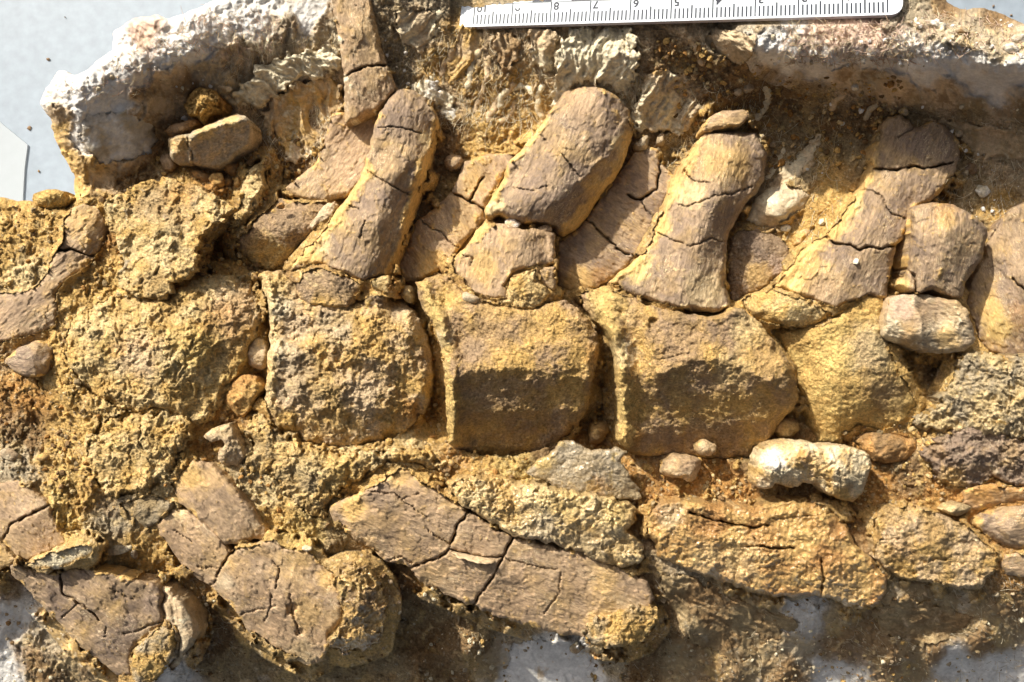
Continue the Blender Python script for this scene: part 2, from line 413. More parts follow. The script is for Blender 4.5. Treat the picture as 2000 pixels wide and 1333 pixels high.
# a loose stone: closed, faceted, lumpy, resting in the bed
def ico(level):
    import bmesh
    bm = bmesh.new(); bmesh.ops.create_icosphere(bm, subdivisions=level, radius=1)
    V = np.array([v.co[:] for v in bm.verts]); F = np.array([[v.index for v in f.verts] for f in bm.faces]); bm.free()
    return V, F
ICO = {l: ico(l) for l in (1, 2, 3, 5)}
def stone(name, x, y, z, rx, ry, rz, rot, cols, label=None, cat='stone', group=None, seed=1, level=5, rough=.10, cuts=7, kind='stone', parent=None, mat=None):
    V, F = ICO[level]; V = V.copy(); r = np.random.RandomState(seed)
    for _ in range(cuts):
        n = r.normal(size=3); n /= np.linalg.norm(n); dd = r.uniform(.55, .85)
        q = V @ n; V = V - np.outer(np.maximum(q - dd, 0) * .92, n)
    u, v = V[:, 0] + V[:, 2] * .7, V[:, 1] - V[:, 2] * .6
    f = 1 + rough * fbm(u, v, .9, 4, seed, .6) * 2 + rough * .7 * ridged(u, v, .35, 3, seed + 3)
    V = V * f[:, None] * [rx, ry, rz]
    c, s = math.cos(rot), math.sin(rot)
    V = np.stack([V[:, 0] * c - V[:, 1] * s, V[:, 0] * s + V[:, 1] * c, V[:, 2]], 1)
    base = world3(x, y, z); sc = (D - z) / D
    Wd = base + V * [PX * sc, PX * sc, PX]
    a = sm(-.3, .3, fbm(V[:, 0], V[:, 1], max(rx, 6) * .8, 4, seed + 5))[:, None]
    C = (COL[cols[0]] * (1 - a) + COL[cols[1]] * a)
    if len(cols) > 2:
        t = sm(.05, .3, fbm(V[:, 0], V[:, 1], max(rx, 6) * .6, 4, seed + 8, .7))[:, None]; C = C * (1 - t) + COL[cols[2]] * t
    o = mesh_obj(name, Wd, F, C, mat or MATS[kind], parent)
    if parent is None: tag(o, label, cat, group)
    return o

# ------------------------------------------------------------------ the bed: sediment left between the bones, and the plaster jacket round it
# (x, y, z, colour, roughness)   roughness 1 = crumbly, 0 = cloth / smooth
BED = [
 # left field
 (-200,420,30,'och',.8),(-200,700,0,'och',.8),(-200,1000,-30,'och',.8),(-200,1300,-130,'gry',.4),
 (0,400,18,'och',.9),(60,450,38,'och',.9),(0,500,30,'och',.9),(60,540,24,'pal',.9),(150,400,30,'och',.7),(200,400,30,'och',.8),(190,480,28,'rus',.9),(220,520,24,'och',.9),
 (240,540,25,'och',1),(150,600,30,'och',1),(110,680,14,'och',1),(160,650,34,'pal',1),(60,640,6,'bon',.6),(130,760,30,'och',1),(60,780,0,'rus',1),(60,850,-30,'brn',1),(140,850,0,'och',1),
 (250,700,46,'pal',1),(330,690,48,'ylw',1),(300,640,40,'och',1),(420,640,50,'och',.9),(450,560,20,'rus',.9),(430,480,-35,'rus',1),(400,520,-25,'rus',1),(480,460,-30,'brn',.8),(520,560,-20,'brn',.8),
 (300,780,24,'och',1),(250,860,30,'pal',1),(330,850,40,'och',1),(400,860,-20,'rus',1),(420,820,-6,'rus',1),(480,640,0,'rus',1),(500,720,-20,'rus',1),(470,720,10,'och',.8),
 (200,920,16,'och',1),(100,900,0,'och',1),(40,900,-10,'gry',1),(150,970,0,'och',1),(110,1000,4,'ylw',1),(220,1010,-14,'gry',.8),(260,1080,-44,'och',.7),(200,1080,-40,'pal',.7),(320,1100,-75,'och',.4),
 (380,1160,-95,'brn',.4),(430,1240,-115,'brn',.4),(400,1310,-140,'olv',.4),(320,960,10,'pal',1),(370,900,10,'och',1),(480,900,6,'olv',1),(510,960,0,'pal',1),(560,1010,-8,'och',1),
 # centre
 (560,880,22,'och',1),(650,880,22,'pal',1),(740,880,24,'och',1),(800,880,14,'pal',1),(600,940,18,'pal',1),(640,960,10,'olv',1),(680,930,10,'och',1),(600,1040,-20,'ylw',.9),(640,1060,-30,'olv',.7),(740,1110,-85,'brn',.5),
 (800,1150,-95,'brn',.5),(850,1180,-100,'gry',.5),(780,1200,-110,'gry',.5),(850,1250,-130,'brn',1),(880,1310,-150,'brn',1),(760,1320,-130,'olv',.9),(680,1300,-120,'gry',.4),(620,1300,-120,'olv',.9),(560,1290,-115,'olv',.8),(480,1290,-120,'olv',.6),
 (850,700,-70,'rus',1),(850,640,-60,'brn',1),(856,800,-60,'rus',1),(850,860,-20,'och',1),(830,900,10,'och',1),(880,900,-6,'rus',1),(950,905,-14,'och',.8),(1000,915,-20,'ylw',.8),(1080,890,-30,'brn',.8),
 (1187,740,-90,'brn',1),(1182,680,-80,'brn',1),(1180,820,-90,'brn',1),(1160,880,-60,'rus',1),(1250,930,-40,'rus',.9),(1300,900,-46,'brn',1),(1330,955,-40,'rus',.7),(1400,920,-48,'rus',1),(1440,960,-46,'rus',.9),(1460,900,-50,'brn',1),
 (1560,970,-40,'brn',1),(1640,1000,-34,'brn',1),(1700,970,-30,'rus',1),(1575,760,-60,'olv',.5),(1640,880,-40,'rus',1),(1720,860,-20,'rus',1),(1780,800,-10,'och',1),(1820,730,-30,'brn',1),(1850,690,-20,'brn',1),
 (1760,760,0,'och',1),(1780,920,-20,'brn',1),(1850,960,-14,'rus',1),(1940,880,10,'gry',1),(2000,860,10,'gry',1),(2200,850,10,'gry',1),(1900,975,-10,'rus',1),(1960,960,0,'rus',1),(2200,1000,-10,'brn',.8),
 # between the spines
 (870,450,-20,'brn',.5),(800,560,-24,'rus',1),(880,300,-26,'brn',.8),(870,260,-28,'brn',.9),(930,280,-16,'och',.8),(950,330,-22,'och',.8),(1090,560,-26,'brn',.9),(1260,300,-24,'brn',.6),(1320,280,-20,'olv',.9),(1290,390,-28,'olv',.6),
 (1430,590,-26,'och',1),(1440,480,-30,'brn',.8),(1520,400,-26,'tis',.5),(1560,340,-26,'olv',.6),(1600,450,-10,'och',.9),(1640,400,0,'och',.9),(1620,350,-8,'och',.9),(1680,290,-4,'olv',.8),(1650,280,-20,'olv',.7),
 (1560,250,-30,'olv',.7),(1900,350,-20,'olv',.6),(1950,330,-16,'tis',.4),(1880,440,-24,'olv',.7),(1950,400,-14,'och',.6),(2000,320,-14,'gry',.4),(2200,500,0,'brn',.6),(1900,560,-30,'brn',.6),(1940,640,-6,'och',.7),
 # behind the spines: tissue and soil going up to the jacket's edge
 (660,210,-8,'tis',.4),(600,250,-14,'tis',.2),(560,200,0,'tis',.1),(520,140,24,'tis',.1),(600,120,30,'tis',.1),(640,60,50,'gry',.2),(770,40,70,'gry',.6),(780,100,36,'gry',.8),(770,150,10,'gry',.9),(830,80,40,'tis',.3),(860,130,20,'och',.9),(820,200,-6,'tis',.3),(870,200,-14,'tis',.3),
 (900,60,44,'och',.6),(960,110,20,'tis',.3),(940,170,6,'och',.9),(980,220,-6,'och',.9),(930,230,-10,'och',.9),(1010,160,4,'och',.7),(1060,100,24,'tis',.2),(1150,120,14,'tis',.1),(1180,180,0,'tis',.1),(1240,100,30,'tis',.2),(1220,240,-8,'tis',.2),(1260,200,-10,'tis',.3),
 (1300,100,30,'brn',1),(1330,180,-4,'tis',.3),(1360,130,20,'brn',1),(1400,190,-8,'brn',1),(1430,140,16,'brn',1),(1400,80,60,'gry',.5),(1340,60,70,'tis',.3),(1470,200,-10,'brn',.8),(1500,160,30,'brn',.9),(1550,190,14,'brn',1),(1600,200,20,'olv',.5),(1650,160,80,'tis',.1),(1700,150,100,'gry',.1),(1750,190,66,'tis',.1),
 (1620,240,-10,'brn',1),(1700,230,10,'brn',.9),(1780,220,24,'olv',.5),(1850,200,64,'tis',.1),(1900,220,48,'olv',.4),(1950,250,20,'tis',.2),(2000,220,50,'olv',.4),(2000,190,90,'tis',.1),(1930,170,120,'pla',0),(2000,160,130,'pla',0),(2200,200,110,'pla',.1),(2200,330,0,'olv',.4),(1840,280,-10,'brn',.8),
 (700,-60,130,'gry',.5),(850,-60,130,'gry',.5),(850,0,90,'gry',.5),(1000,0,96,'gry',.5),(1000,-150,120,'gry',.5),(1200,0,110,'gry',.4),(1400,20,120,'gry',.4),(1200,-150,140,'gry',.4),(1500,20,140,'gry',.5),
 # right rim of the jacket
 (1480,95,150,'pla',.9),(1540,80,166,'pla',.9),(1620,75,180,'pnk',.9),(1700,70,190,'pnk',.9),(1540,115,130,'pla',.6),(1620,120,150,'pla',.4),(1700,115,170,'pla',.5),(1780,90,196,'pla',.9),(1800,130,156,'pla',.1),(1860,110,180,'pla',.7),(1930,130,176,'pla',.6),(2000,140,170,'pla',.6),
 (1600,0,140,'gry',.8),(1760,20,150,'gry',1),(1800,30,140,'gry',1),(1850,60,160,'gry',1),(1900,60,140,'gry',1),(1950,90,150,'gry',1),(2000,90,130,'gry',1),(1850,15,110,'brn',1),(1950,40,100,'brn',1),(2200,150,120,'gry',1),(1700,-150,130,'gry',.8),
 # left rim of the jacket
 (82,200,120,'pla',.9),(95,170,150,'pla',.9),(125,150,160,'pla',.9),(160,165,176,'pla',.9),(200,130,176,'pla',.9),(140,200,170,'pla',.7),(230,90,160,'pla',.9),(280,60,160,'pnk',.9),(340,55,160,'pla',.9),(420,25,150,'pla',.9),(500,0,140,'pla',.9),(420,70,164,'pla',.8),(500,50,150,'pla',.7),
 (270,140,172,'pla',.7),(330,110,170,'pla',.8),(380,100,160,'pla',.8),(225,165,168,'pla',.4),(400,140,96,'gry',.5),(330,150,110,'tis',.3),(280,180,110,'tis',.1),(190,215,140,'pla',.1),(240,200,124,'pla',0),(280,230,86,'tis',0),(220,260,92,'pla',0),(180,280,96,'pla',.1),(250,300,52,'tis',.1),(180,320,60,'och',.2),(290,290,30,'brn',.4),
 (150,250,126,'pla',.2),(125,250,84,'och',.6),(130,300,50,'och',.7),(155,350,26,'och',.5),(110,230,110,'tis',.6),(200,360,20,'tis',.4),(260,345,14,'brn',.7),(320,270,10,'brn',.7),(310,230,40,'tis',.2),(330,200,50,'tis',.3),(360,160,80,'brn',.3),(440,150,84,'gry',.3),(460,110,110,'tis',.3),(520,90,96,'crm',.1),(450,190,20,'crm',.1),(470,210,6,'tis',.2),(560,60,96,'gry',.2),(600,30,96,'pla',.4),(640,-60,110,'pla',.5),
 (560,300,-20,'brn',.9),(520,290,-14,'brn',.9),(540,240,-16,'tis',.3),(480,350,-24,'brn',.9),(600,320,-24,'brn',.7),(400,340,0,'rus',1),(450,330,-8,'brn',1),(300,330,8,'brn',.9),(350,350,30,'och',1),(410,370,30,'rus',1),
 # below the ribs, the jacket's lower side
 (0,1150,-60,'brn',.5),(30,1200,-96,'pla',.1),(100,1240,-120,'tis',.3),(0,1280,-140,'pla',.4),(60,1290,-130,'brn',.8),(0,1333,-160,'pla',.4),(130,1320,-140,'gry',.6),(200,1320,-130,'olv',.6),(-200,1530,-200,'gry',.4),(240,1340,-140,'brn',.6),(360,1330,-160,'pla',.2),(300,1420,-190,'pla',.2),(500,1330,-160,'gry',.3),
 (950,1230,-110,'olv',.5),(1000,1240,-130,'tis',.3),(1030,1280,-150,'pla',.05),(1100,1290,-160,'pla',.05),(1160,1320,-170,'pla',.1),(960,1310,-160,'gry',.4),(1000,1333,-170,'pla',.05),(1200,1290,-150,'tis',.4),(1270,1250,-120,'brn',.9),(1250,1320,-160,'brn',.9),
 (1290,1150,-56,'brn',.6),(1330,1130,-40,'gry',.3),(1320,1200,-80,'gry',.3),(1400,1180,-60,'gry',.3),(1400,1250,-110,'gry',.3),(1320,1280,-140,'olv',.4),(1500,1210,-70,'gry',.3),(1560,1200,-66,'pla',.2),(1480,1290,-120,'olv',.2),(1500,1240,-90,'olv',.3),(1560,1280,-120,'tis',.2),(1620,1320,-170,'pla',.1),(1640,1260,-130,'brn',.9),(1700,1230,-90,'brn',.9),
 (1660,1200,-70,'olv',.4),(1740,1170,-50,'gry',.3),(1800,1190,-60,'gry',.3),(1800,1240,-100,'gry',.3),(1850,1230,-100,'gry',.2),(1900,1200,-70,'gry',.3),(1980,1180,-50,'brn',.7),(1990,1130,-24,'rus',.9),(1960,1230,-90,'olv',.4),(1870,1300,-150,'pla',.1),(1950,1300,-150,'pla',.1),(1780,1310,-150,'gry',.5),(2000,1333,-170,'pla',.1),(2200,1250,-120,'gry',.3),
 (1000,1530,-230,'pla',.1),(1600,1530,-230,'pla',.1),(2200,1530,-230,'pla',.1),(600,1530,-220,'gry',.2),
]
JACKET = [  # plaster-and-cloth jacket, as regions of the same skin
 [(-300,1140),(0,1165),(60,1185),(150,1270),(230,1330),(330,1310),(420,1325),(560,1345),(640,1320),(900,1400),(930,1290),(980,1240),(1100,1245),(1160,1262),(1200,1340),(1290,1330),(1310,1180),(1290,1140),(1440,1150),(1600,1180),(1700,1190),(1750,1140),(1880,1160),(1960,1170),(2300,1200),(2300,1650),(-300,1650)],
 [(60,180),(130,110),(200,60),(300,0),(420,-40),(500,-330),(680,-330),(650,60),(640,130),(560,190),(520,260),(500,230),(440,180),(350,180),(320,250),(300,310),(230,350),(160,385),(100,400)],
 [(1465,80),(1520,55),(1700,45),(1770,30),(1790,-10),(1830,-330),(2350,-330),(2350,240),(2000,235),(1900,215),(1800,200),(1740,210),(1690,190),(1660,170),(1600,160),(1500,140)],
]
OUTER = [(-300,378),(-60,384),(0,386),(40,392),(62,392),(80,400),(130,408),(146,388),(143,360),(145,345),(131,317),(107,276),(100,235),(79,207),(78,197),(90,173),(114,140),(131,138),(148,150),(193,119),(219,97),(224,60),
         (245,45),(262,36),(304,29),(331,38),(380,19),(421,1),(449,-12),(520,-70),(560,-300),(1790,-300),(1835,-40),(1850,8),(1889,20),(1916,16),(1958,28),(1990,44),(2060,70),(2330,130),(2330,1650),(-300,1650)]
TABLE_Z = -530
def lift(x, y, z):
    if 30 < y < 235 and 880 < x < 1465 and z < 120: return max(min(z, 80), (74 + (x - 924) * .16) * (235 - y) / 185)
    if y > 1170: return z * 1.35 - (y - 1170) * .32
    if x > 1400 and y < 150 and z > 120: return 200 + (z - 170) * .35
    if 380 < x < 680 and y < 160 and z > 50: z = 50 + (z - 50) * (.55 if x < 460 else .32)
    return z if z < 90 or x > 1400 else 90 + (z - 90) * .7
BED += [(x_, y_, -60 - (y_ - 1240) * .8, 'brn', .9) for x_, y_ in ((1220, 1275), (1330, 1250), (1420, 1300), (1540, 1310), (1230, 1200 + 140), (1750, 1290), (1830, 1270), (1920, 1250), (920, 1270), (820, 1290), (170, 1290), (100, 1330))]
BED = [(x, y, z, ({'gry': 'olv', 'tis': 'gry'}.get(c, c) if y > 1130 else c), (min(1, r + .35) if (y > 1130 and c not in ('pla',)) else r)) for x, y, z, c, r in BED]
BED = [(x, y, lift(x, y, z), c, r) for x, y, z, c, r in BED]
BEDF = rbf([(b[0], b[1], b[2]) for b in BED], 12)

def build_bed():
    gx = np.concatenate([np.arange(-290, -12, 9), np.arange(-12, 2012, STEP + .25), np.arange(2014, 2320, 9)])
    gy = np.concatenate([np.arange(-290, -12, 9), np.arange(-12, 1346, STEP + .25), np.arange(1348, 1640, 9)])
    X, Y = np.meshgrid(gx, gy)
    # smooth fields on a coarse lattice
    qx = np.arange(-300, 2341, 9.0); qy = np.arange(-300, 1661, 9.0)
    QX, QY = np.meshgrid(qx, qy)
    zf = rbf([(b[0], b[1], b[2]) for b in BED], 12)
    Z = zf(QX, QY)
    def up(G, A, B):
        u = np.clip((A + 300) / 9, 0, len(qx) - 1.001); v = np.clip((B + 300) / 9, 0, len(qy) - 1.001)
        i = u.astype(int); j = v.astype(int); fu = u - i; fv = v - j
        if G.ndim == 3: fu = fu[..., None]; fv = fv[..., None]
        return (G[j, i] * (1 - fu) + G[j, i + 1] * fu) * (1 - fv) + (G[j + 1, i] * (1 - fu) + G[j + 1, i + 1] * fu) * fv
    WS = np.zeros(QX.shape); WC = np.zeros(QX.shape + (3,)); WR = np.zeros(QX.shape); WP = np.zeros(QX.shape)
    for (bx, by, bz, bc, br) in BED:
        w = 1.0 / (((QX - bx) ** 2 + (QY - by) ** 2) + 60) ** 2.4
        WS += w; WC += w[..., None] * COL[bc]; WR += w * br; WP += w * (1.0 if bc in ('pla', 'pnk') else 0.0)
    WC /= WS[..., None]; WR /= WS; WP /= WS
    wx = X + 34 * fbm(X, Y, 60, 4, 301, .6); wy = Y + 34 * fbm(X, Y, 60, 4, 302, .6)
    H = up(Z, X, Y); C = up(WC, wx, wy); R = np.clip(up(WR, wx, wy), 0, 1); PL = sm(.35, .7, up(WP, wx, wy))
    crumb = surf('crumb', X, Y, 0, 400, 1.0)
    ca = np.pi * .5 + .9 * pn(X / 260, Y / 260, 77)
    cloth = 7 * fbm(X, Y, 120, 2, 500)
    a = 1.15
    for a, lam, am in ((1.2, 40, 14.0), (1.9, 26, 9.0), (.7, 14, 4.2)):
        u = X * math.cos(a) + Y * math.sin(a); v = -X * math.sin(a) + Y * math.cos(a)
        cloth = cloth + am * ridged((u + 20 * pn(X / 70, Y / 70, 5)) / 3.6, v + 20 * pn(X / 60, Y / 60, 6), lam, 3, int(lam) * 7, .55)
    cloth = cloth + 1.6 * fbm(X, Y, 9, 3, 510, .7)
    plas = surf('plaster', X, Y, 0, 600, 1.1)
    Rk = np.clip(R + .45 * sm(.05, .3, fbm(X, Y, 70, 4, 512, .6)), 0, 1); hd = crumb * Rk + cloth * (1 - Rk)
    hp = plas * sm(.2, .7, R) + (6 * fbm(X, Y, 90, 3, 610) + 1.5 * fbm(X, Y, 12, 3, 611) + 4 * sm(.1, .6, ridged(X, Y, 90, 2, 612)) + (.35 + .65 * (Y > 1100)) * (9 * ridged(X * .8 + Y * .5, Y * .35 - X * .2, 60, 4, 613, .6) + 3 * ridged(X, Y, 18, 3, 614))) * (1 - sm(.2, .7, R))
    H = H + hd * (1 - PL) + hp * PL
    # keep the bed under every bone laid in it
    def window(poly, m):
        P = np.asarray(poly, float); x0, y0 = P.min(0) - m; x1, y1 = P.max(0) + m
        i0, i1 = np.searchsorted(gx, [x0, x1]); j0, j1 = np.searchsorted(gy, [y0, y1])
        return (slice(j0, j1), slice(i0, i1)) if i1 - i0 > 2 and j1 - j0 > 2 else None
    lap = np.zeros(X.shape); FH = np.full(X.shape, -1e9)
    nz = fbm(X, Y, 58, 4, 151, .6); nw = 9 * fbm(X, Y, 22, 4, 152, .65); gr = surf('crumb', X, Y, 0, 431, .45)
    dd_ = []
    for poly, f, bank, moat, blend in PIECES:
        s = window(poly, 30)
        if s is None: dd_.append(None); continue
        d = sdf(poly, X[s], Y[s]); dd_.append((s, d))
        if bank <= 0 and not blend: continue
        top = f(X[s], Y[s], np.maximum(d, 0))
        k = sm(.30 - bank, .62 - bank, nz[s])
        q = np.maximum(-(d), 0)
        for line, w in blend:
            kb = sm(w, w * .6, linedist(line, X[s] + 2 * nw[s], Y[s] - 2 * nw[s]))
            fb = top + 4 - q * .62 + gr[s] * 1.2 - 70 * (1 - kb)
            FH[s] = np.where((q < 29) & (d + nw[s] - 3.5 < 0) & (kb > .05), np.maximum(FH[s], fb), FH[s])
        bk = top + 5 - q * (1.15 - .5 * bank) + gr[s] - 60 * (1 - k)
        bk = np.where(q > 28, -1e3, bk)
        up_ = (bk > H[s]) & (d < 12)
        H[s] = np.where(up_, bk, H[s]); lap[s] = np.where(up_, 1, lap[s])
    for (poly, f, bank, moat, blend), sd in zip(PIECES, dd_):
        if sd is None: continue
        s, d = sd
        cap = f(X[s], Y[s], np.maximum(d, 0)) - moat * sm(0, 9, d) - 2
        dn = d + nw[s] - 3.5
        H[s] = np.where(dn > 0, np.minimum(H[s], cap), H[s])
    lap = np.where(FH > H, 1, lap); H = np.maximum(H, FH)
    under = (Y < 50) & (X > 880) & (X < 1785); H = np.where(under, np.minimum(H, 90 + (X - 924) * .1654 - 7 - 6 * np.abs(nz)), H)
    d = sdf(OUTER, X + 6 * fbm(X, Y, 26, 4, 700, .6), Y + 6 * fbm(X, Y, 26, 4, 701, .6))
    H = H - 26 * (1 - np.sqrt(np.maximum(1 - (1 - np.clip(d / 22, 0, 1)) ** 2, 0)))
    # pigment: rusty and pale clots, speckle
    k1 = fbm(wx, wy, 90, 5, 801, .65); k2 = fbm(wx, wy, 34, 5, 802, .7); k3 = fbm(X, Y, 9, 3, 803)
    earth = (1 - PL) * sm(.25, .8, R)
    def mix(C, c, t): t = np.clip(t, 0, 1)[..., None]; return C * (1 - t) + COL[c] * t
    C = mix(C, 'och', .75 * lap * (1 - PL) * sm(-.4, .1, k2)); C = mix(C, 'pal', .55 * earth * sm(.12, .4, k2)); C = mix(C, 'rus', .35 * earth * sm(.15, .5, -k1)); C = mix(C, 'tis', .3 * earth * sm(.2, .45, k1)); C = mix(C, 'ylw', .3 * earth * sm(.1, .35, fbm(wx, wy, 70, 4, 807, .6)))
    C = mix(C, 'tis', .4 * (1 - PL) * (1 - R) * sm(.0, .35, k2)); C = mix(C, 'brn', .8 * (1 - PL) * (1 - R) * sm(.0, .3, -k2)); C = mix(C, 'brn', .6 * (1 - PL) * sm(.1, .35, fbm(wx, wy, 48, 5, 805, .7)) * sm(1.0, .4, R)); C = mix(C, 'pla', .6 * (1 - R) * (1 - PL) * sm(.22, .36, fbm(wx, wy, 55, 5, 806, .65)) * (Y > 1130))
    C = mix(C, 'pnk', .35 * PL * R * sm(.1, .4, k2)); C = mix(C, 'tis', .45 * PL * sm(.1, .5, -k1))
    C = mix(C, 'crm', .45 * sm(.3, .5, k3) * (1 - PL))
    C = C * (1 + .15 * k2)[..., None]
    vin = d > -1.4
    cells = vin[:-1, :-1] & vin[1:, :-1] & vin[:-1, 1:] & vin[1:, 1:]
    gyv, gxv = np.gradient(d); 
    jac = np.full(X.shape, -1e9)
    for J in JACKET:
        jac = np.maximum(jac, sdf(J, X + 20 * fbm(X, Y, 60, 3, 901), Y + 20 * fbm(X, Y, 60, 3, 902)))
    jc = (jac[:-1, :-1] > 0)
    out = []
    for nm, sel, mt in (('sediment_bed', ~jc, M_CRUMB), ('plaster_jacket', jc, M_PLASTER)):
        V, F, CC, GG = gridmesh(X, Y, H, C, cells & sel, 60)
        # outer faces of the block go down to the table
        o = mesh_obj(nm, V, F, CC, mt, flow=GG); out.append(o)
    # the block's outer side, down to the table
    V, F, CC, GG = gridmesh(X, Y, H, C, cells, 60, zmin=TABLE_Z)
    n = int(cells.sum())
    F = F[n:]; used = np.unique(F); mp = np.full(len(V), -1); mp[used] = np.arange(len(used))
    side = mesh_obj('outer_side', V[used], mp[F], CC[used] * .0 + COL['pla'] * .9, M_PLASTER, out[1])
    tag(out[0], kind='structure')
    tag(out[1], 'rough white plaster field jacket with cloth lining wrapped round the fossil block', 'plaster jacket')
    def hat(x, y):
        i = np.clip(np.searchsorted(gx, x), 1, len(gx) - 1); j = np.clip(np.searchsorted(gy, y), 1, len(gy) - 1)
        return H[j, i], C[j, i], PL[j, i], R[j, i]
    return hat, out

# ------------------------------------------------------------------ fossil bones (each thing an Empty with its parts, or one mesh)
A = math.radians
# --- vertebra under the thick crust, left
v0 = empty('fossil_vertebra', 'crust-covered vertebra with a swept grey-brown spine base, left of the square white-rimmed vertebra', 'vertebra', (430, 660), 0, 'vertebrae of the fossil column')
relief('centrum', [(330,575),(365,552),(404,538),(442,535),(483,548),(508,575),(517,612),(503,655),(490,700),(480,735),(452,765),(425,800),(395,835),(350,815),(300,800),(240,806),(175,770),(132,720),(125,660),(150,610),(190,590),(240,575),(290,585)],
       [(442,540,44),(510,600,36),(480,640,62),(400,640,84),(300,660,84),(180,680,60),(150,620,48),(250,600,66),(230,770,40),(400,780,40),(330,730,78),(480,720,34)], 'crumb', ('och','pal','ylw',.35,0), (22,26), amp=.85,
       blend=[([(160,600),(125,660),(132,720),(175,770)],40),([(175,770),(300,805),(395,835),(452,765)],34),([(200,590),(300,580)],30)], parent=v0, wob=5, paint=[(460,600,70,'pnk',.35),(440,640,80,'rus',.45),(380,680,60,'ylw',.8),(270,700,60,'pnk',.35),(330,600,40,'och',.6)])
relief('zygapophysis', [(460,472),(500,425),(545,388),(600,394),(640,392),(650,420),(625,450),(598,478),(578,500),(552,524),(520,532),(490,515),(466,492)],
       [(470,470,34),(545,395,24),(640,400,34),(600,450,44),(560,455,50),(500,470,48),(560,500,20),(520,525,2),(480,500,22),(590,485,14)], 'rough', ('bop','bon','och',.25,12), (16,14), amp=.6, parent=v0, wob=2, paint=[(520,500,60,'ylw',.6),(500,470,30,'rus',.4)])
relief('neural_spine', [(648,222),(641,248),(629,293),(614,321),(580,349),(555,368),(569,381),(607,393),(640,392),(680,380),(715,350),(740,290),(740,240),(700,215)],
       [(650,225,34),(720,240,20),(715,330,34),(690,370,36),(620,385,36),(560,370,20),(640,300,24),(600,345,30)], 'bone', ('bon','bop','och',.22,8), (12,12), ang=A(-55), parent=v0)

# --- long shaft lying over it
sh = empty('bone_shaft', 'long pinkish-brown bone shaft entering from the top edge with a broken lower end', 'bone shaft', (710, 120), 60)
relief('shaft', [(632,-80),(640,-30),(648,5),(656,52),(664,97),(670,138),(673,179),(672,207),(674,243),(693,236),(717,225),(735,217),(756,200),(777,175),(766,152),(757,130),(748,110),(738,69),(729,17),(716,-80)],
       [(632,-80,118),(716,-80,120),(656,52,96),(738,69,100),(700,60,112),(673,179,78),(770,170,76),(715,170,88),(690,232,70),(735,210,72)], 'bone', ('bop','bon','crm',.12,5), (16,24), ang=A(83), amp=1.0,
       cracks=[{'p':[(660,160),(673,153),(693,138),(721,129),(760,127)],'w':1.95}], parent=sh, thick=46, frag='broken_shaft_end')

# --- first white-rimmed vertebra
v1 = empty('fossil_vertebra', 'grit-covered vertebra below the tallest spine, its centrum wide and square with a pale left rim', 'vertebra', (670, 600), 0, 'vertebrae of the fossil column')
relief('centrum', [(506,538),(520,529),(545,528),(566,543),(600,560),(680,590),(750,575),(785,584),(807,607),(824,635),(835,669),(842,704),(846,731),(841,773),(829,804),(811,830),(790,850),(740,868),(660,880),(590,870),(535,845),(518,800),(517,780),(521,728),(526,676),(526,642),(524,590),(515,570)],
       [(520,535,66),(530,600,84),(527,700,86),(524,790,66),(560,640,74),(600,620,78),(680,620,88),(750,620,80),(800,650,84),(836,720,64),(820,760,58),(790,700,72),(700,700,86),(600,720,80),(620,800,66),(720,800,66),(800,820,20),(560,850,26),(680,870,24),(780,600,46)], 'rough', ('och','tis','pal',.2,0), (26,34), amp=1.15, blend=[([(517,800),(590,876),(740,872),(811,838)],34),([(504,560),(514,620)],10)], bank=.35, flank=[([(518,545),(532,620),(532,700),(526,790)],14,'pal',.7)],
       ridges=[([(518,540),(534,620),(534,700),(528,790)],9,9),([(552,580),(560,680),(556,780)],-7,12),([(800,625),(824,680),(834,740),(824,800)],7,9),([(575,680),(640,668),(700,690),(760,720)],10,16),([(570,770),(650,755),(740,790)],10,18)], cracks=[{'p':[(846,690),(838,660),(826,636)],'w':1.6}], parent=v1, wob=3,
       paint=[(536,600,40,'crm',.7),(535,680,36,'crm',.6),(830,700,34,'bop',.7),(800,800,30,'rus',.85),(650,640,50,'gry',.5),(600,740,60,'olv',.45),(640,790,50,'olv',.4),(740,640,50,'och',.7),(545,560,34,'ylw',.5),(560,700,40,'gry',.5)])
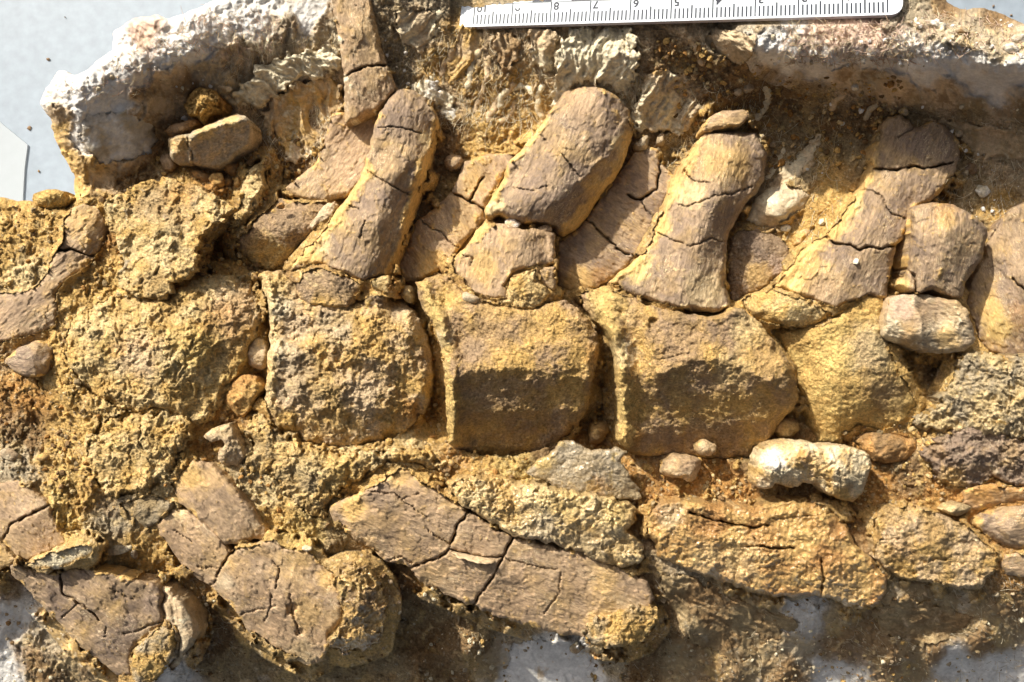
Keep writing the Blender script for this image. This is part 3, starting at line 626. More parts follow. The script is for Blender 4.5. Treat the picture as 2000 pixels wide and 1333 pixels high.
relief('neural_spine', [(773,176),(786,172),(811,179),(831,193),(845,210),(855,224),(858,242),(852,274),(842,300),(830,345),(818,390),(805,425),(796,455),(788,485),(778,510),(768,545),(762,556),(742,545),(722,548),(709,553),(673,538),(635,520),(603,521),(590,527),(566,530),(579,507),(593,486),(614,469),(632,445),(655,414),(673,392),(692,366),(706,344),(713,321),(721,293),(730,252),(738,224),(754,203)],
       [(780,180,78),(845,215,62),(852,270,38),(820,290,92),(760,260,108),(730,300,92),(700,360,88),(770,340,118),(800,350,100),(812,400,52),(790,440,66),(775,520,44),(700,440,112),(740,430,116),(640,450,84),(600,490,72),(680,510,98),(730,520,96),(600,520,72)], 'bone', ('bon','bod','och',.12,10), (16,34), ang=A(108), amp=1.1,
       ridges=[([(858,225),(835,290),(812,340),(798,400),(780,470),(765,530)],7,9)],
       cracks=[{'p':[(700,334),(714,333),(740,348),(783,374),(800,380)],'w':1.8},{'p':[(674,397),(693,405),(700,410)],'w':1.5},{'p':[(714,432),(708,450),(704,466)],'w':1.5},{'p':[(738,250),(770,248),(800,254),(822,260)],'w':1.3}], parent=v1, thick=70,
       blend=[([(566,530),(603,524),(690,548)],20),([(640,430),(600,480),(570,515)],16)], flank=[([(862,245),(846,300),(826,360),(810,420),(798,470),(782,515),(766,550)],24,'och',.8),([(712,325),(690,368),(652,415),(612,468),(572,510)],22,'och',.8)],
       paint=[(836,330,30,'ylw',.75),(808,430,26,'och',.85),(655,430,30,'ylw',.7),(610,500,40,'och',.9),(620,470,34,'pal',.8),(835,270,24,'pal',.6)])
relief('bone_fragment', [(590,532),(603,523),(635,523),(673,539),(708,553),(704,570),(693,592),(679,603),(638,600),(606,596),(587,588),(576,579),(580,552)],
       [(590,535,82),(690,560,92),(640,555,100),(600,590,82),(680,595,88)], 'rough', ('och','bon','pal',.3,0), (9,14), amp=.6, parent=v1, thick=60, paint=[(660,560,40,'bon',.5)])
relief('bone_fragment', [(722,548),(741,541),(757,538),(764,552),(760,573),(745,574),(728,566)], [(722,548,86),(764,552,88),(740,570,78)], 'rough', ('och','pal','ylw',.3,0), (7,9), amp=.4, parent=v1)
relief('bone_fragment', [(714,580),(738,574),(757,580),(752,602),(735,620),(718,630),(700,612)], [(714,580,86),(750,585,80),(735,620,70)], 'rough', ('och','bon','ylw',.3,0), (9,12), amp=.6, parent=v1)

# --- second vertebra
v2 = empty('fossil_vertebra', 'middle vertebra whose leaning spine is snapped across, its centrum dark and hollow below a ridge', 'vertebra', (1000, 600), 0, 'vertebrae of the fossil column')
relief('centrum', [(812,553),(828,546),(860,535),(885,545),(910,570),(960,590),(1040,606),(1075,590),(1105,588),(1131,605),(1152,628),(1167,648),(1170,676),(1166,711),(1156,745),(1151,780),(1141,814),(1121,842),(1090,868),(1050,884),(1000,892),(940,892),(895,884),(876,866),(874,830),(873,797),(870,745),(866,700),(858,660),(842,628),(822,595)],
       [(820,552,60),(852,620,86),(870,680,94),(878,760,86),(882,850,34),(895,600,88),(920,660,90),(960,640,104),(1050,650,106),(1110,640,96),(1150,660,86),(1160,720,82),(1100,700,116),(1000,700,118),(920,715,110),(1000,728,113),(905,745,96),(1080,735,102),(1000,768,78),(920,768,76),(1090,770,72),(1000,805,46),(920,805,44),(1100,805,40),(1000,850,-6),(920,850,-4),(1080,845,-6),(1000,885,-40),(890,560,64)], 'rough', ('bop','och','och',.3,0), (20,22), amp=.66, moat=34, blend=[([(885,545),(960,590)],18),([(1060,884),(1121,842)],16)], bank=.08, flank=[([(828,562),(854,620),(870,690),(878,780),(882,866)],15,'ylw',.6)],
       ridges=[([(830,562),(858,620),(876,690),(884,780),(888,866)],15,13),([(1128,608),(1150,660),(1155,720),(1140,800)],9,12),([(870,590),(896,660),(904,700)],-10,13),([(886,738),(930,722),(1000,716),(1080,728),(1150,742)],12,15),([(895,800),(960,806),(1040,800),(1130,796)],7,12),([(884,600),(892,680),(884,760),(890,850)],8,12)], parent=v2, wob=3.5,
       paint=[(850,600,40,'ylw',.6),(862,660,30,'crm',.6),(960,640,60,'bop',.5),(1060,640,60,'och',.6),(1000,820,90,'brn',.4),(1160,690,26,'rus',.6),(1120,860,50,'rus',.5),(960,770,60,'bon',.4),(930,690,40,'bon',.6),(880,780,24,'ylw',.6)])
relief('neural_spine', [(1105,179),(1115,172),(1138,168),(1166,169),(1193,179),(1214,197),(1229,215),(1233,240),(1236,262),(1224,300),(1212,330),(1190,365),(1165,395),(1150,420),(1125,450),(1100,464),(1086,458),(1083,443),(1059,436),(1024,438),(997,434),(978,420),(962,428),(948,422),(945,411),(958,390),(983,352),(990,322),(1000,310),(1018,293),(1040,268),(1059,242),(1080,210)],
       [(1110,180,80),(1220,205,72),(1234,260,46),(1200,270,96),(1170,200,104),(1110,240,112),(1200,340,56),(1150,400,48),(1100,455,44),(1130,370,104),(1100,300,124),(1040,300,100),(1070,400,116),(1000,400,104),(950,412,80),(990,340,82),(1110,420,80)], 'bone', ('bon','bod','och',.10,8), (18,40), ang=A(117), amp=1.1,
       ridges=[([(1228,235),(1190,300),(1140,350)],8,8),([(1000,318),(985,350),(960,395)],7,8)],
       cracks=[{'p':[(1098,302),(1118,330),(1134,345)],'w':1.8},{'p':[(1052,256),(1066,274)],'w':1.3},{'p':[(1000,366),(1040,372),(1070,364)],'w':1.1}], parent=v2, thick=80, flank=[([(1060,238),(1000,310),(958,388)],14,'och',.85),([(1240,262),(1209,338),(1159,400),(1108,460)],22,'och',.85)], paint=[(965,400,30,'pal',.9),(1212,280,26,'pal',.6),(1160,360,30,'och',.7),(1140,195,44,'bop',.6)])
relief('spine_base', [(948,434),(962,440),(978,436),(997,446),(1024,448),(1059,447),(1083,455),(1084,469),(1084,515),(1048,521),(1000,533),(985,560),(1000,585),(960,588),(925,572),(905,550),(885,530),(873,512),(893,497),(914,479),(930,450)],
       [(950,436,84),(1080,460,78),(1020,460,106),(960,480,92),(890,510,60),(940,540,84),(1040,510,96),(1075,510,84),(990,560,92)], 'bone', ('bon','bop','och',.15,5), (9,16), ang=A(100), amp=1.0,
       cracks=[{'p':[(905,498),(925,505),(918,520)],'w':1.4}], parent=v2, thick=70, blend=[([(873,512),(905,550),(960,588),(1000,590)],22)], flank=[([(948,430),(905,485),(870,515)],16,'och',.8)], paint=[(940,520,50,'och',.6),(905,510,30,'bop',.5)])
relief('bone_fragment', [(1001,536),(1048,525),(1050,548),(1064,560),(1072,575),(1066,596),(1045,607),(1010,604),(960,596),(985,580),(990,560)],
       [(1000,540,96),(1050,530,98),(1060,590,84),(1000,595,92)], 'crumb', ('och','pal','rus',.2,0), (10,18), amp=.6, parent=v2, wob=4)
relief('bone_fragment', [(1052,526),(1083,519),(1085,545),(1083,570),(1068,560),(1053,545)], [(1052,526,92),(1083,520,84),(1080,565,80)], 'bone', ('bon','bop','och',.3,0), (6,8), amp=.5, parent=v2)

# --- third vertebra
v3 = empty('fossil_vertebra', 'best-preserved vertebra right of centre with a smooth flared spine and a blocky ridged centrum', 'vertebra', (1340, 600), 0, 'vertebrae of the fossil column')
relief('centrum', [(1124,577),(1155,565),(1186,558),(1210,574),(1243,584),(1262,597),(1310,606),(1345,612),(1380,618),(1414,612),(1430,600),(1447,600),(1464,614),(1484,631),(1502,654),(1525,684),(1543,711),(1556,745),(1559,780),(1550,800),(1531,816),(1514,840),(1496,872),(1470,892),(1420,900),(1330,898),(1250,890),(1222,880),(1205,860),(1207,814),(1207,762),(1207,711),(1200,683),(1193,659),(1179,641),(1162,628),(1146,607)],
       [(1135,580,40),(1185,562,78),(1198,640,98),(1212,720,102),(1216,860,40),(1245,620,94),(1320,640,114),(1400,640,114),(1450,640,108),(1500,680,100),(1550,760,84),(1505,745,112),(1400,695,126),(1290,728,116),(1272,690,112),(1242,700,86),(1250,800,40),(1330,762,88),(1420,745,102),(1500,795,54),(1400,800,56),(1320,800,50),(1400,840,14),(1320,845,8),(1300,885,-34),(1440,885,-34),(1540,790,56)], 'rough', ('bop','och','och',.32,0), (20,24), amp=.68, moat=34, blend=[([(1124,577),(1243,584)],18)], bank=.08, flank=[([(1158,578),(1192,632),(1212,700),(1217,790),(1220,866)],18,'ylw',.6)],
       ridges=[([(1158,578),(1194,632),(1214,700),(1219,790),(1222,866)],16,14),([(1215,610),(1243,670),(1250,740),(1250,830)],-9,14),([(1540,740),(1530,700),(1505,660),(1470,625)],7,10),([(1286,731),(1330,712),(1380,704),(1448,708),(1517,758)],12,14),([(1262,625),(1268,680),(1284,728)],9,8),([(1275,830),(1400,832),(1500,815)],6,12),([(1215,650),(1240,720),(1246,840)],6,14)],
       pits=[(1275,632,12,8),(1360,650,16,6)], cracks=[{'p':[(1285,702),(1320,696),(1345,690)],'w':1.2}], parent=v3, wob=2.5,
       paint=[(1190,600,60,'ylw',.6),(1215,690,40,'crm',.7),(1225,790,36,'ylw',.8),(1235,850,30,'rus',.8),(1340,640,60,'bod',.4),(1330,670,50,'bop',.45),(1460,640,50,'pal',.6),(1500,700,50,'och',.5),(1380,850,90,'brn',.35),(1430,720,50,'pal',.4),(1320,760,50,'olv',.4)])
relief('neural_spine', [(1376,258),(1414,256),(1449,258),(1476,260),(1490,280),(1499,303),(1493,331),(1493,349),(1480,373),(1459,397),(1446,415),(1432,441),(1421,466),(1418,500),(1417,535),(1419,562),(1424,583),(1429,600),(1404,611),(1362,610),(1328,604),(1293,595),(1255,586),(1221,573),(1188,552),(1207,535),(1235,514),(1254,493),(1272,459),(1284,428),(1300,390),(1313,352),(1331,317),(1355,286)],
       [(1385,262,62),(1475,265,56),(1495,330,50),(1430,310,92),(1370,320,84),(1330,340,62),(1310,390,74),(1400,390,108),(1470,385,52),(1425,450,56),(1370,450,118),(1290,450,82),(1420,540,68),(1350,530,118),(1280,520,96),(1215,550,72),(1300,580,100),(1400,590,96)], 'bone', ('bon','bod','pal',.14,7), (18,38), ang=A(104), amp=1.2,
       cracks=[{'p':[(1326,400),(1340,405),(1362,396),(1393,383),(1430,378),(1470,366)],'w':1.7},{'p':[(1338,335),(1352,352),(1368,356),(1386,358)],'w':1.8},{'p':[(1270,449),(1283,455),(1310,466),(1345,481),(1366,476),(1390,464),(1408,472),(1430,477)],'w':1.7}], parent=v3, thick=80,
       blend=[([(1200,560),(1260,590),(1320,606)],16),([(1290,420),(1250,495)],12)], flank=[([(1352,286),(1310,352),(1281,428),(1250,493),(1200,540)],26,'och',.75)],
       paint=[(1420,320,60,'och',.5),(1320,370,30,'ylw',.75),(1290,440,30,'ylw',.8),(1240,520,46,'ylw',.8),(1380,570,60,'pal',.35),(1350,380,40,'pal',.5)])
relief('spine_tip', [(1373,254),(1383,231),(1400,220),(1431,215),(1462,217),(1463,229),(1446,245),(1414,249),(1390,257)], [(1375,250,74),(1400,222,76),(1460,220,64),(1420,240,82)], 'bone', ('bop','bon','och',.2,6), (8,12), ang=0, amp=.7, parent=v3)

# --- fourth vertebra
v4 = empty('fossil_vertebra', 'vertebra partly hidden at the right, its spine ending in a rounded cracked disc', 'vertebra', (1640, 640), 0, 'vertebrae of the fossil column')
relief('centrum', [(1500,642),(1540,638),(1590,640),(1620,628),(1650,604),(1690,578),(1720,580),(1733,600),(1728,650),(1745,700),(1772,745),(1790,790),(1765,825),(1720,845),(1680,832),(1650,850),(1640,872),(1600,866),(1582,810),(1566,760),(1552,715),(1528,680)],
       [(1510,650,30),(1560,650,50),(1560,720,30),(1600,700,62),(1650,640,82),(1700,590,88),(1720,640,84),(1700,700,90),(1740,740,62),(1640,730,84),(1600,780,44),(1680,770,72),(1760,790,28),(1640,830,22),(1600,850,2),(1700,830,16)], 'rough', ('och','ylw','och',.3,0), (18,18), amp=.6, blend=[([(1740,690),(1790,790),(1720,848),(1680,835)],26)], bank=.4,
       parent=v4, wob=2.5, paint=[(1700,680,70,'gry',.6),(1740,780,50,'brn',.5),(1640,700,50,'ylw',.6),(1660,820,50,'och',.5),(1720,760,50,'bon',.5),(1700,600,30,'och',.5)])
relief('neural_spine', [(1722,240),(1732,228),(1757,224),(1778,238),(1786,252),(1802,244),(1823,235),(1847,245),(1861,262),(1874,278),(1874,304),(1868,331),(1851,362),(1828,386),(1800,402),(1782,416),(1775,440),(1765,465),(1750,482),(1742,520),(1734,555),(1731,583),(1712,584),(1695,576),(1672,590),(1658,596),(1636,605),(1598,593),(1571,583),(1545,574),(1509,562),(1543,517),(1567,486),(1590,470),(1612,458),(1633,436),(1650,408),(1668,385),(1683,366),(1690,345),(1700,325),(1696,300),(1712,276)],
       [(1740,232,50),(1840,250,46),(1870,310,40),(1790,290,58),(1720,300,50),(1700,350,50),(1800,360,66),(1740,380,74),(1780,410,56),(1680,400,70),(1640,440,76),(1740,460,88),(1690,450,98),(1610,470,80),(1660,520,106),(1730,540,78),(1600,530,88),(1520,558,56),(1620,590,88),(1700,570,92)], 'bone', ('bod','bon','och',.06,8), (14,26), ang=A(112), amp=1.0,
       cracks=[{'p':[(1706,330),(1728,331),(1750,333),(1785,324),(1806,331),(1840,323),(1862,318)],'w':2.2},[(1606,458),(1626,474),(1661,479),(1681,490),(1695,481),(1716,488),(1740,480),(1760,478)],{'p':[(1681,369),(1702,373),(1723,386),(1733,411),(1745,420),(1768,428)],'w':1.7},{'p':[(1755,270),(1772,258),(1786,254)],'w':1.6}], parent=v4, thick=70,
       blend=[([(1509,564),(1571,585),(1630,606),(1700,580)],16),([(1655,395),(1600,465),(1543,517)],22)], flank=[([(1690,330),(1662,385),(1595,468),(1538,517),(1504,562)],30,'och',.75)],
       paint=[(1620,440,50,'och',.85),(1660,400,34,'ylw',.7),(1570,520,60,'och',.8),(1600,570,50,'bop',.5),(1540,560,40,'ylw',.8),(1700,300,30,'och',.5)])
relief('transverse_wing', [(1447,587),(1474,573),(1509,564),(1547,577),(1598,597),(1623,607),(1619,624),(1595,635),(1571,640),(1537,638),(1502,634),(1474,621),(1454,604)],
       [(1450,590,60),(1510,570,80),(1600,605,84),(1540,610,96),(1480,615,70),(1590,632,64)], 'rough', ('och','pal','ylw',.3,0), (16,22), amp=.5, parent=v4)

# --- leftmost vertebra
v5 = empty('fossil_vertebra', 'leftmost bone, a pale pinkish column running from the top-left crust down to the left edge', 'vertebra', (120, 520), 0, 'vertebrae of the fossil column')
relief('neural_spine', [(125,425),(140,405),(165,396),(195,405),(208,428),(215,455),(205,480),(192,502),(176,518),(160,532),(128,552),(112,575),(116,600),(110,640),(70,655),(20,668),(-80,690),(-80,560),(-20,566),(20,570),(52,568),(70,555),(88,538),(102,500),(120,464)],
       [(140,410,50),(200,410,46),(212,455,34),(165,450,60),(150,500,62),(110,520,56),(90,580,48),(40,600,44),(-60,620,34),(0,580,28),(80,640,36),(0,660,24),(180,500,44)], 'bone', ('bop','bon','och',.35,8), (14,20), ang=A(140), amp=1.3,
       cracks=[[(112,490),(121,490),(136,486),(155,493),(172,498),(198,502)]], blend=[([(125,425),(102,500),(70,555),(20,568)],24),([(215,455),(160,532),(116,600),(110,640),(20,668)],30)], parent=v5, paint=[(160,430,50,'och',.5),(40,590,60,'bod',.4),(60,640,40,'bon',.5)])

# --- flat bone plates deep between the spines
relief('bone_plate', [(907,316),(931,308),(960,300),(1000,297),(1012,305),(985,340),(962,380),(945,410),(950,430),(925,455),(900,480),(876,515),(845,537),(811,550),(786,548),(776,520),(790,480),(800,455),(815,430),(833,420),(862,395),(882,375),(895,345)],
       [(910,320,14),(1000,300,10),(960,380,22),(880,400,20),(920,450,22),(800,480,4),(850,500,20),(790,540,4),(860,530,14)], 'bone', ('bon','bop','och',.3,8), (10,12), ang=A(60), amp=1.0,
       cracks=[[(876,372),(886,378),(914,393),(948,412)],[(945,345),(928,373),(918,395)],{'p':[(825,434),(831,438),(862,455),(883,479),(895,486)],'w':1.8}], paint=[(850,520,50,'och',.8),(930,350,40,'och',.4)])
tag(bpy.data.objects['bone_plate'], 'sunken cracked tan bone plate between the first and second leaning spines', 'bone plate', 'bone plates sunk between the spines')
p2 = relief('bone_plate', [(1238,300),(1262,285),(1284,290),(1296,325),(1318,345),(1305,385),(1285,425),(1270,455),(1255,488),(1235,512),(1205,535),(1185,552),(1150,568),(1110,570),(1086,560),(1086,500),(1090,470),(1118,452),(1142,430),(1168,395),(1200,350),(1222,325)],
       [(1245,300,14),(1310,350,14),(1270,400,22),(1200,400,20),(1240,480,30),(1160,450,22),(1100,480,8),(1150,530,26),(1100,560,4),(1200,530,22)], 'bone', ('bod','bon','och',.05,10), (10,12), ang=A(35), amp=1.1,
       cracks=[{'p':[(1130,420),(1138,431),(1159,438),(1179,462),(1204,483),(1221,498),(1242,500),(1262,486)],'w':1.9},[(1225,380),(1229,383),(1252,393),(1283,366),(1290,331),(1288,300)],{'p':[(1252,393),(1262,410),(1275,424)],'w':1.8}], paint=[(1130,555,50,'och',.7),(1170,540,30,'rus',.4)])
tag(p2, 'dark purplish cracked bone plate between the snapped spine and the flared spine', 'bone plate', 'bone plates sunk between the spines')
p3 = relief('bone_plate', [(1436,448),(1474,446),(1502,454),(1530,468),(1545,483),(1550,503),(1530,536),(1502,560),(1481,572),(1454,583),(1436,594),(1424,585),(1418,550),(1419,500),(1424,465)],
       [(1440,450,6),(1540,480,12),(1480,490,20),(1430,560,0),(1500,545,24),(1450,580,2)], 'rough', ('bod','bon','crm',.1,0), (12,16), ang=A(20), amp=.6, paint=[(1480,540,40,'och',.6),(1520,520,30,'pnk',.4)])
tag(p3, 'small dark plate with pale lower band, under the cream nodule', 'bone plate', 'bone plates sunk between the spines')
p4 = relief('bone_plate', [(1921,478),(1938,448),(1965,415),(2000,395),(2090,370),(2090,720),(2010,712),(1965,700),(1925,688),(1907,662),(1897,625),(1886,590),(1890,555),(1905,530),(1918,505)],
       [(1925,480,20),(2000,400,34),(2080,450,50),(1940,540,24),(2000,540,62),(1960,620,44),(1900,600,14),(1930,680,10),(2000,700,24),(2080,650,50)], 'bone', ('bod','bon','och',.1,6), (18,20), ang=A(70), amp=1.4,
       cracks=[{'p':[(1978,545),(1990,558),(2005,570),(2030,575)],'w':2},{'p':[(1925,478),(1945,450),(1962,420),(1975,395)],'w':1.4}], paint=[(1950,640,46,'ylw',.8),(1935,600,40,'och',.7),(1990,620,40,'rus',.35)])
tag(p4, 'large curved dark bone plate at the right edge beside the bone knob', 'bone plate', 'bone plates sunk between the spines')

# --- isolated knob and the piece below it
k1 = empty('isolated_bone', 'rounded reddish-brown bone knob standing free with a deep shadow at its left', 'bone', (1840, 480), 40)
relief('knob', [(1778,410),(1784,403),(1799,400),(1826,396),(1854,398),(1885,410),(1912,427),(1928,446),(1930,458),(1924,479),(1920,500),(1903,528),(1886,552),(1879,583),(1860,581),(1847,579),(1820,569),(1799,573),(1788,573),(1771,573),(1744,560),(1750,549),(1761,541),(1772,521),(1773,493),(1778,462),(1778,434)],
       [(1782,412,112),(1850,400,104),(1925,450,88),(1850,450,142),(1900,520,92),(1780,480,112),(1840,520,130),(1775,530,100),(1748,560,80),(1790,565,104),(1870,570,100),(1830,565,110)], 'bone', ('bon','bod','och',.16,5), (20,40), ang=A(95), amp=1.1,
       cracks=[{'p':[(1770,524),(1778,532),(1787,540),(1790,560),(1788,580)],'w':2}], parent=k1, thick=90, bank=0, frag='broken_corner', paint=[(1850,430,30,'och',.5),(1845,405,40,'rus',.4),(1760,555,20,'ylw',.7)])
k2 = relief('bone_fragment', [(1733,600),(1740,583),(1757,577),(1785,575),(1813,577),(1847,584),(1871,587),(1889,607),(1899,635),(1906,662),(1899,677),(1885,686),(1847,690),(1813,690),(1792,683),(1761,673),(1723,659),(1722,651),(1727,640)],
       [(1745,585,108),(1860,590,104),(1800,600,100),(1735,640,122),(1730,656,104),(1790,650,126),(1800,680,96),(1840,620,92),(1850,650,100),(1890,670,92),(1880,620,110),(1850,686,84)], 'bone', ('bon','gry','crm',.25,0), (10,16), ang=A(10), amp=1.2,
       ridges=[([(1783,580),(1795,620),(1810,680)],8,8)], thick=70, paint=[(1760,600,34,'pnk',.4),(1850,660,34,'och',.6),(1740,650,30,'crm',.5)])
tag(k2, 'pale wedge of broken bone directly below the rounded bone knob', 'bone')

# --- crusts and lumps of matrix on top of the bones
c1 = relief('matrix_crust', bank=.05, poly=[(202,402),(221,384),(255,367),(297,349),(328,346),(362,356),(397,367),(425,385),(445,395),(456,405),(450,415),(438,421),(426,430),(414,438),(403,448),(394,458),(389,470),(390,480),(381,492),(383,508),(378,532),(363,546),(348,550),(336,556),(331,574),(321,586),(300,585),(262,575),(232,560),(228,535),(238,520),(240,500),(226,478),(216,448)], z=[(205,405,60),(328,350,70),(450,405,84),(400,430,96),(300,420,78),(230,450,56),(385,480,104),(375,530,96),(325,580,88),(300,500,84),(240,540,60),(380,400,80)], kind='crumb', spec=('och','pal','gry',.3,0), edge=(5,4), amp=.8, wob=7, thick=16, paint=[(300,400,50,'bon',.5),(360,370,50,'rus',.5),(300,560,40,'olv',.5),(330,480,60,'pal',.4),(350,430,40,'bon',.35)])
tag(c1, 'ragged curled crust of ochre matrix with a torn right edge over a dark hollow', 'crust')
c2 = relief('matrix_lump', [(475,342),(500,320),(517,313),(525,335),(522,365),(508,395),(492,422),(468,448),(448,460),(440,452),(455,420),(466,392),(470,365)],
       [(480,345,36),(515,320,40),(520,360,30),(495,380,50),(470,430,36),(450,455,16)], 'rough', ('och','pal','och',.3,0), (14,24), amp=1.0, wob=5, blend=[([(475,342),(455,420)],16)])
tag(c2, 'narrow ochre ridge of matrix right of the torn crust', 'matrix lump')
c3 = relief('matrix_lump', [(62,388),(66,378),(97,369),(125,375),(148,388),(140,400),(120,409),(95,412),(70,406)], [(65,390,40),(145,390,44),(100,380,56),(100,405,40)], 'rough', ('och','ylw','pal',.3,0), (14,18), amp=.5)
tag(c3, 'small ochre lump at the block edge against the pale table, far left', 'matrix lump')
c4 = relief('matrix_lump', [(1870,706),(1890,690),(1923,687),(1950,695),(1972,706),(1985,698),(2090,690),(2090,850),(2010,862),(1950,850),(1905,860),(1870,850),(1835,845),(1800,835),(1770,830),(1790,810),(1820,800),(1835,780),(1850,750)],
       [(1880,700,60),(1960,700,70),(2060,720,70),(1860,780,50),(1930,760,84),(1800,825,16),(1900,840,34),(2000,840,50)], 'crumb', ('gry','pal','och',.3,0), (10,26), amp=1.15, wob=8,
       cracks=[{'p':[(1972,700),(1968,740),(1975,780),(1968,810)],'w':1.8}])
tag(c4, 'grey-yellow gritty lump at the right edge under the big curved plate', 'matrix lump')
c5 = relief('bone_lump', [(1800,880),(1820,865),(1850,850),(1868,828),(1890,812),(1925,808),(1950,830),(1965,852),(2000,862),(2090,870),(2090,960),(2000,958),(1965,950),(1940,935),(1915,950),(1890,958),(1850,950),(1820,932),(1812,905)],
       [(1810,890,20),(1900,820,40),(1950,850,44),(2050,900,40),(1880,890,50),(1900,950,14),(1980,940,24)], 'rough', ('bod','bod','gry',.2,0), (9,20), amp=1.5, wob=9, mat=M_BONE, paint=[(1860,940,36,'och',.7),(1830,880,30,'brn',.5)])
tag(c5, 'dark purple-grey rough bone lump near the right edge below the gritty lump', 'bone')
c6 = relief('matrix_lump', [(472,905),(490,870),(478,840),(486,815),(510,800),(545,840),(620,872),(700,884),(780,872),(830,880),(870,905),(860,925),(820,915),(790,900),(745,915),(712,935),(680,955),(650,975),(640,1010),(610,1015),(575,985),(545,950),(520,930),(490,925)],
       [(480,900,26),(510,810,34),(560,880,44),(640,890,52),(750,885,46),(860,905,24),(650,950,40),(600,1000,20),(540,930,30),(800,890,40)], 'crumb', ('pal','och','olv',.4,0), (20,30), amp=1.0, wob=9, blend=[([(500,930),(575,985),(610,1015),(640,1010)],34),([(472,905),(486,815),(545,840)],26),([(700,930),(860,925)],22)], paint=[(500,880,40,'olv',.6),(570,940,50,'olv',.5),(660,930,50,'ylw',.5)])
tag(c6, 'crumbly yellow-green apron of matrix spilling below the grit-covered centrum', 'matrix lump')
c7 = relief('matrix_lump', [(170,850),(210,815),(260,800),(300,805),(330,790),(370,800),(378,830),(365,870),(350,905),(330,940),(300,958),(255,972),(220,975),(190,950),(165,910)],
       [(180,850,34),(300,810,38),(365,820,34),(280,870,44),(340,900,34),(230,950,26),(190,920,26)], 'crumb', ('och','pal','ylw',.35,0), (18,28), amp=.9, wob=9, blend=[([(170,850),(165,910),(220,975),(300,958)],40),([(330,790),(378,830),(350,905)],14)], cracks=[{'p':[(275,830),(270,860),(282,880)],'w':1.6}])
tag(c7, 'cracked ochre matrix lump below the crust-covered vertebra at left', 'matrix lump')
c8 = relief('plaster_nodule', [(1454,431),(1462,410),(1474,390),(1500,368),(1537,358),(1568,366),(1586,383),(1573,407),(1540,431),(1504,449),(1474,440)], [(1460,430,4),(1520,365,8),(1580,385,6),(1520,405,34),(1500,440,6)], 'cloth', ('tis','crm','pla',.2,0), (24,22), ang=A(-30), amp=.45, mat=M_TISSUE)
tag(c8, 'cream paper-wrapped nodule sunk between the flared spine and the disc-ended spine', 'nodule')
c9 = relief('matrix_flap', [(1027,927),(1046,904),(1068,892),(1085,881),(1090,866),(1110,862),(1124,866),(1153,881),(1185,881),(1200,876),(1227,883),(1213,899),(1220,912),(1229,930),(1248,956),(1252,974),(1220,977),(1170,968),(1131,968),(1099,958),(1065,940)],
       [(1030,925,30),(1095,868,44),(1225,885,40),(1250,970,14),(1150,920,46),(1100,955,22)], 'crumb', ('olv','gry','ylw',.3,0), (7,6), amp=.45, wob=3, thick=18, bank=0, moat=20, mat=M_WET, paint=[(1060,900,30,'ylw',.8),(1110,885,30,'gry',.8),(1170,950,30,'rus',.5)])
tag(c9, 'thin upturned flap of glazed matrix leaning below the middle vertebra', 'matrix flap')
c10 = relief('matrix_shelf', [(868,942),(900,930),(945,932),(990,935),(1040,946),(1080,955),(1110,962),(1150,968),(1190,975),(1232,985),(1246,1000),(1238,1015),(1228,1032),(1236,1050),(1256,1062),(1260,1090),(1230,1112),(1190,1102),(1150,1088),(1090,1066),(1020,1052),(980,1036),(940,1012),(900,986)],
       [(870,945,24),(1000,940,26),(1230,990,26),(940,970,44),(1040,990,50),(1150,1020,50),(1210,1030,44),(950,1015,20),(1050,1055,10),(1150,1085,6),(1240,1090,4)], 'crumb', ('och','pal','olv',.3,0), (8,20), amp=1.15, wob=5, bank=.2, moat=26, mat=M_WET, paint=[(900,945,40,'och',.7),(1100,980,60,'ylw',.5),(1060,1040,50,'gry',.7),(1150,1070,60,'olv',.7),(1200,1000,40,'ylw',.7)])
tag(c10, 'gritty ochre shelf of matrix overlapping the central rib from above', 'matrix shelf')

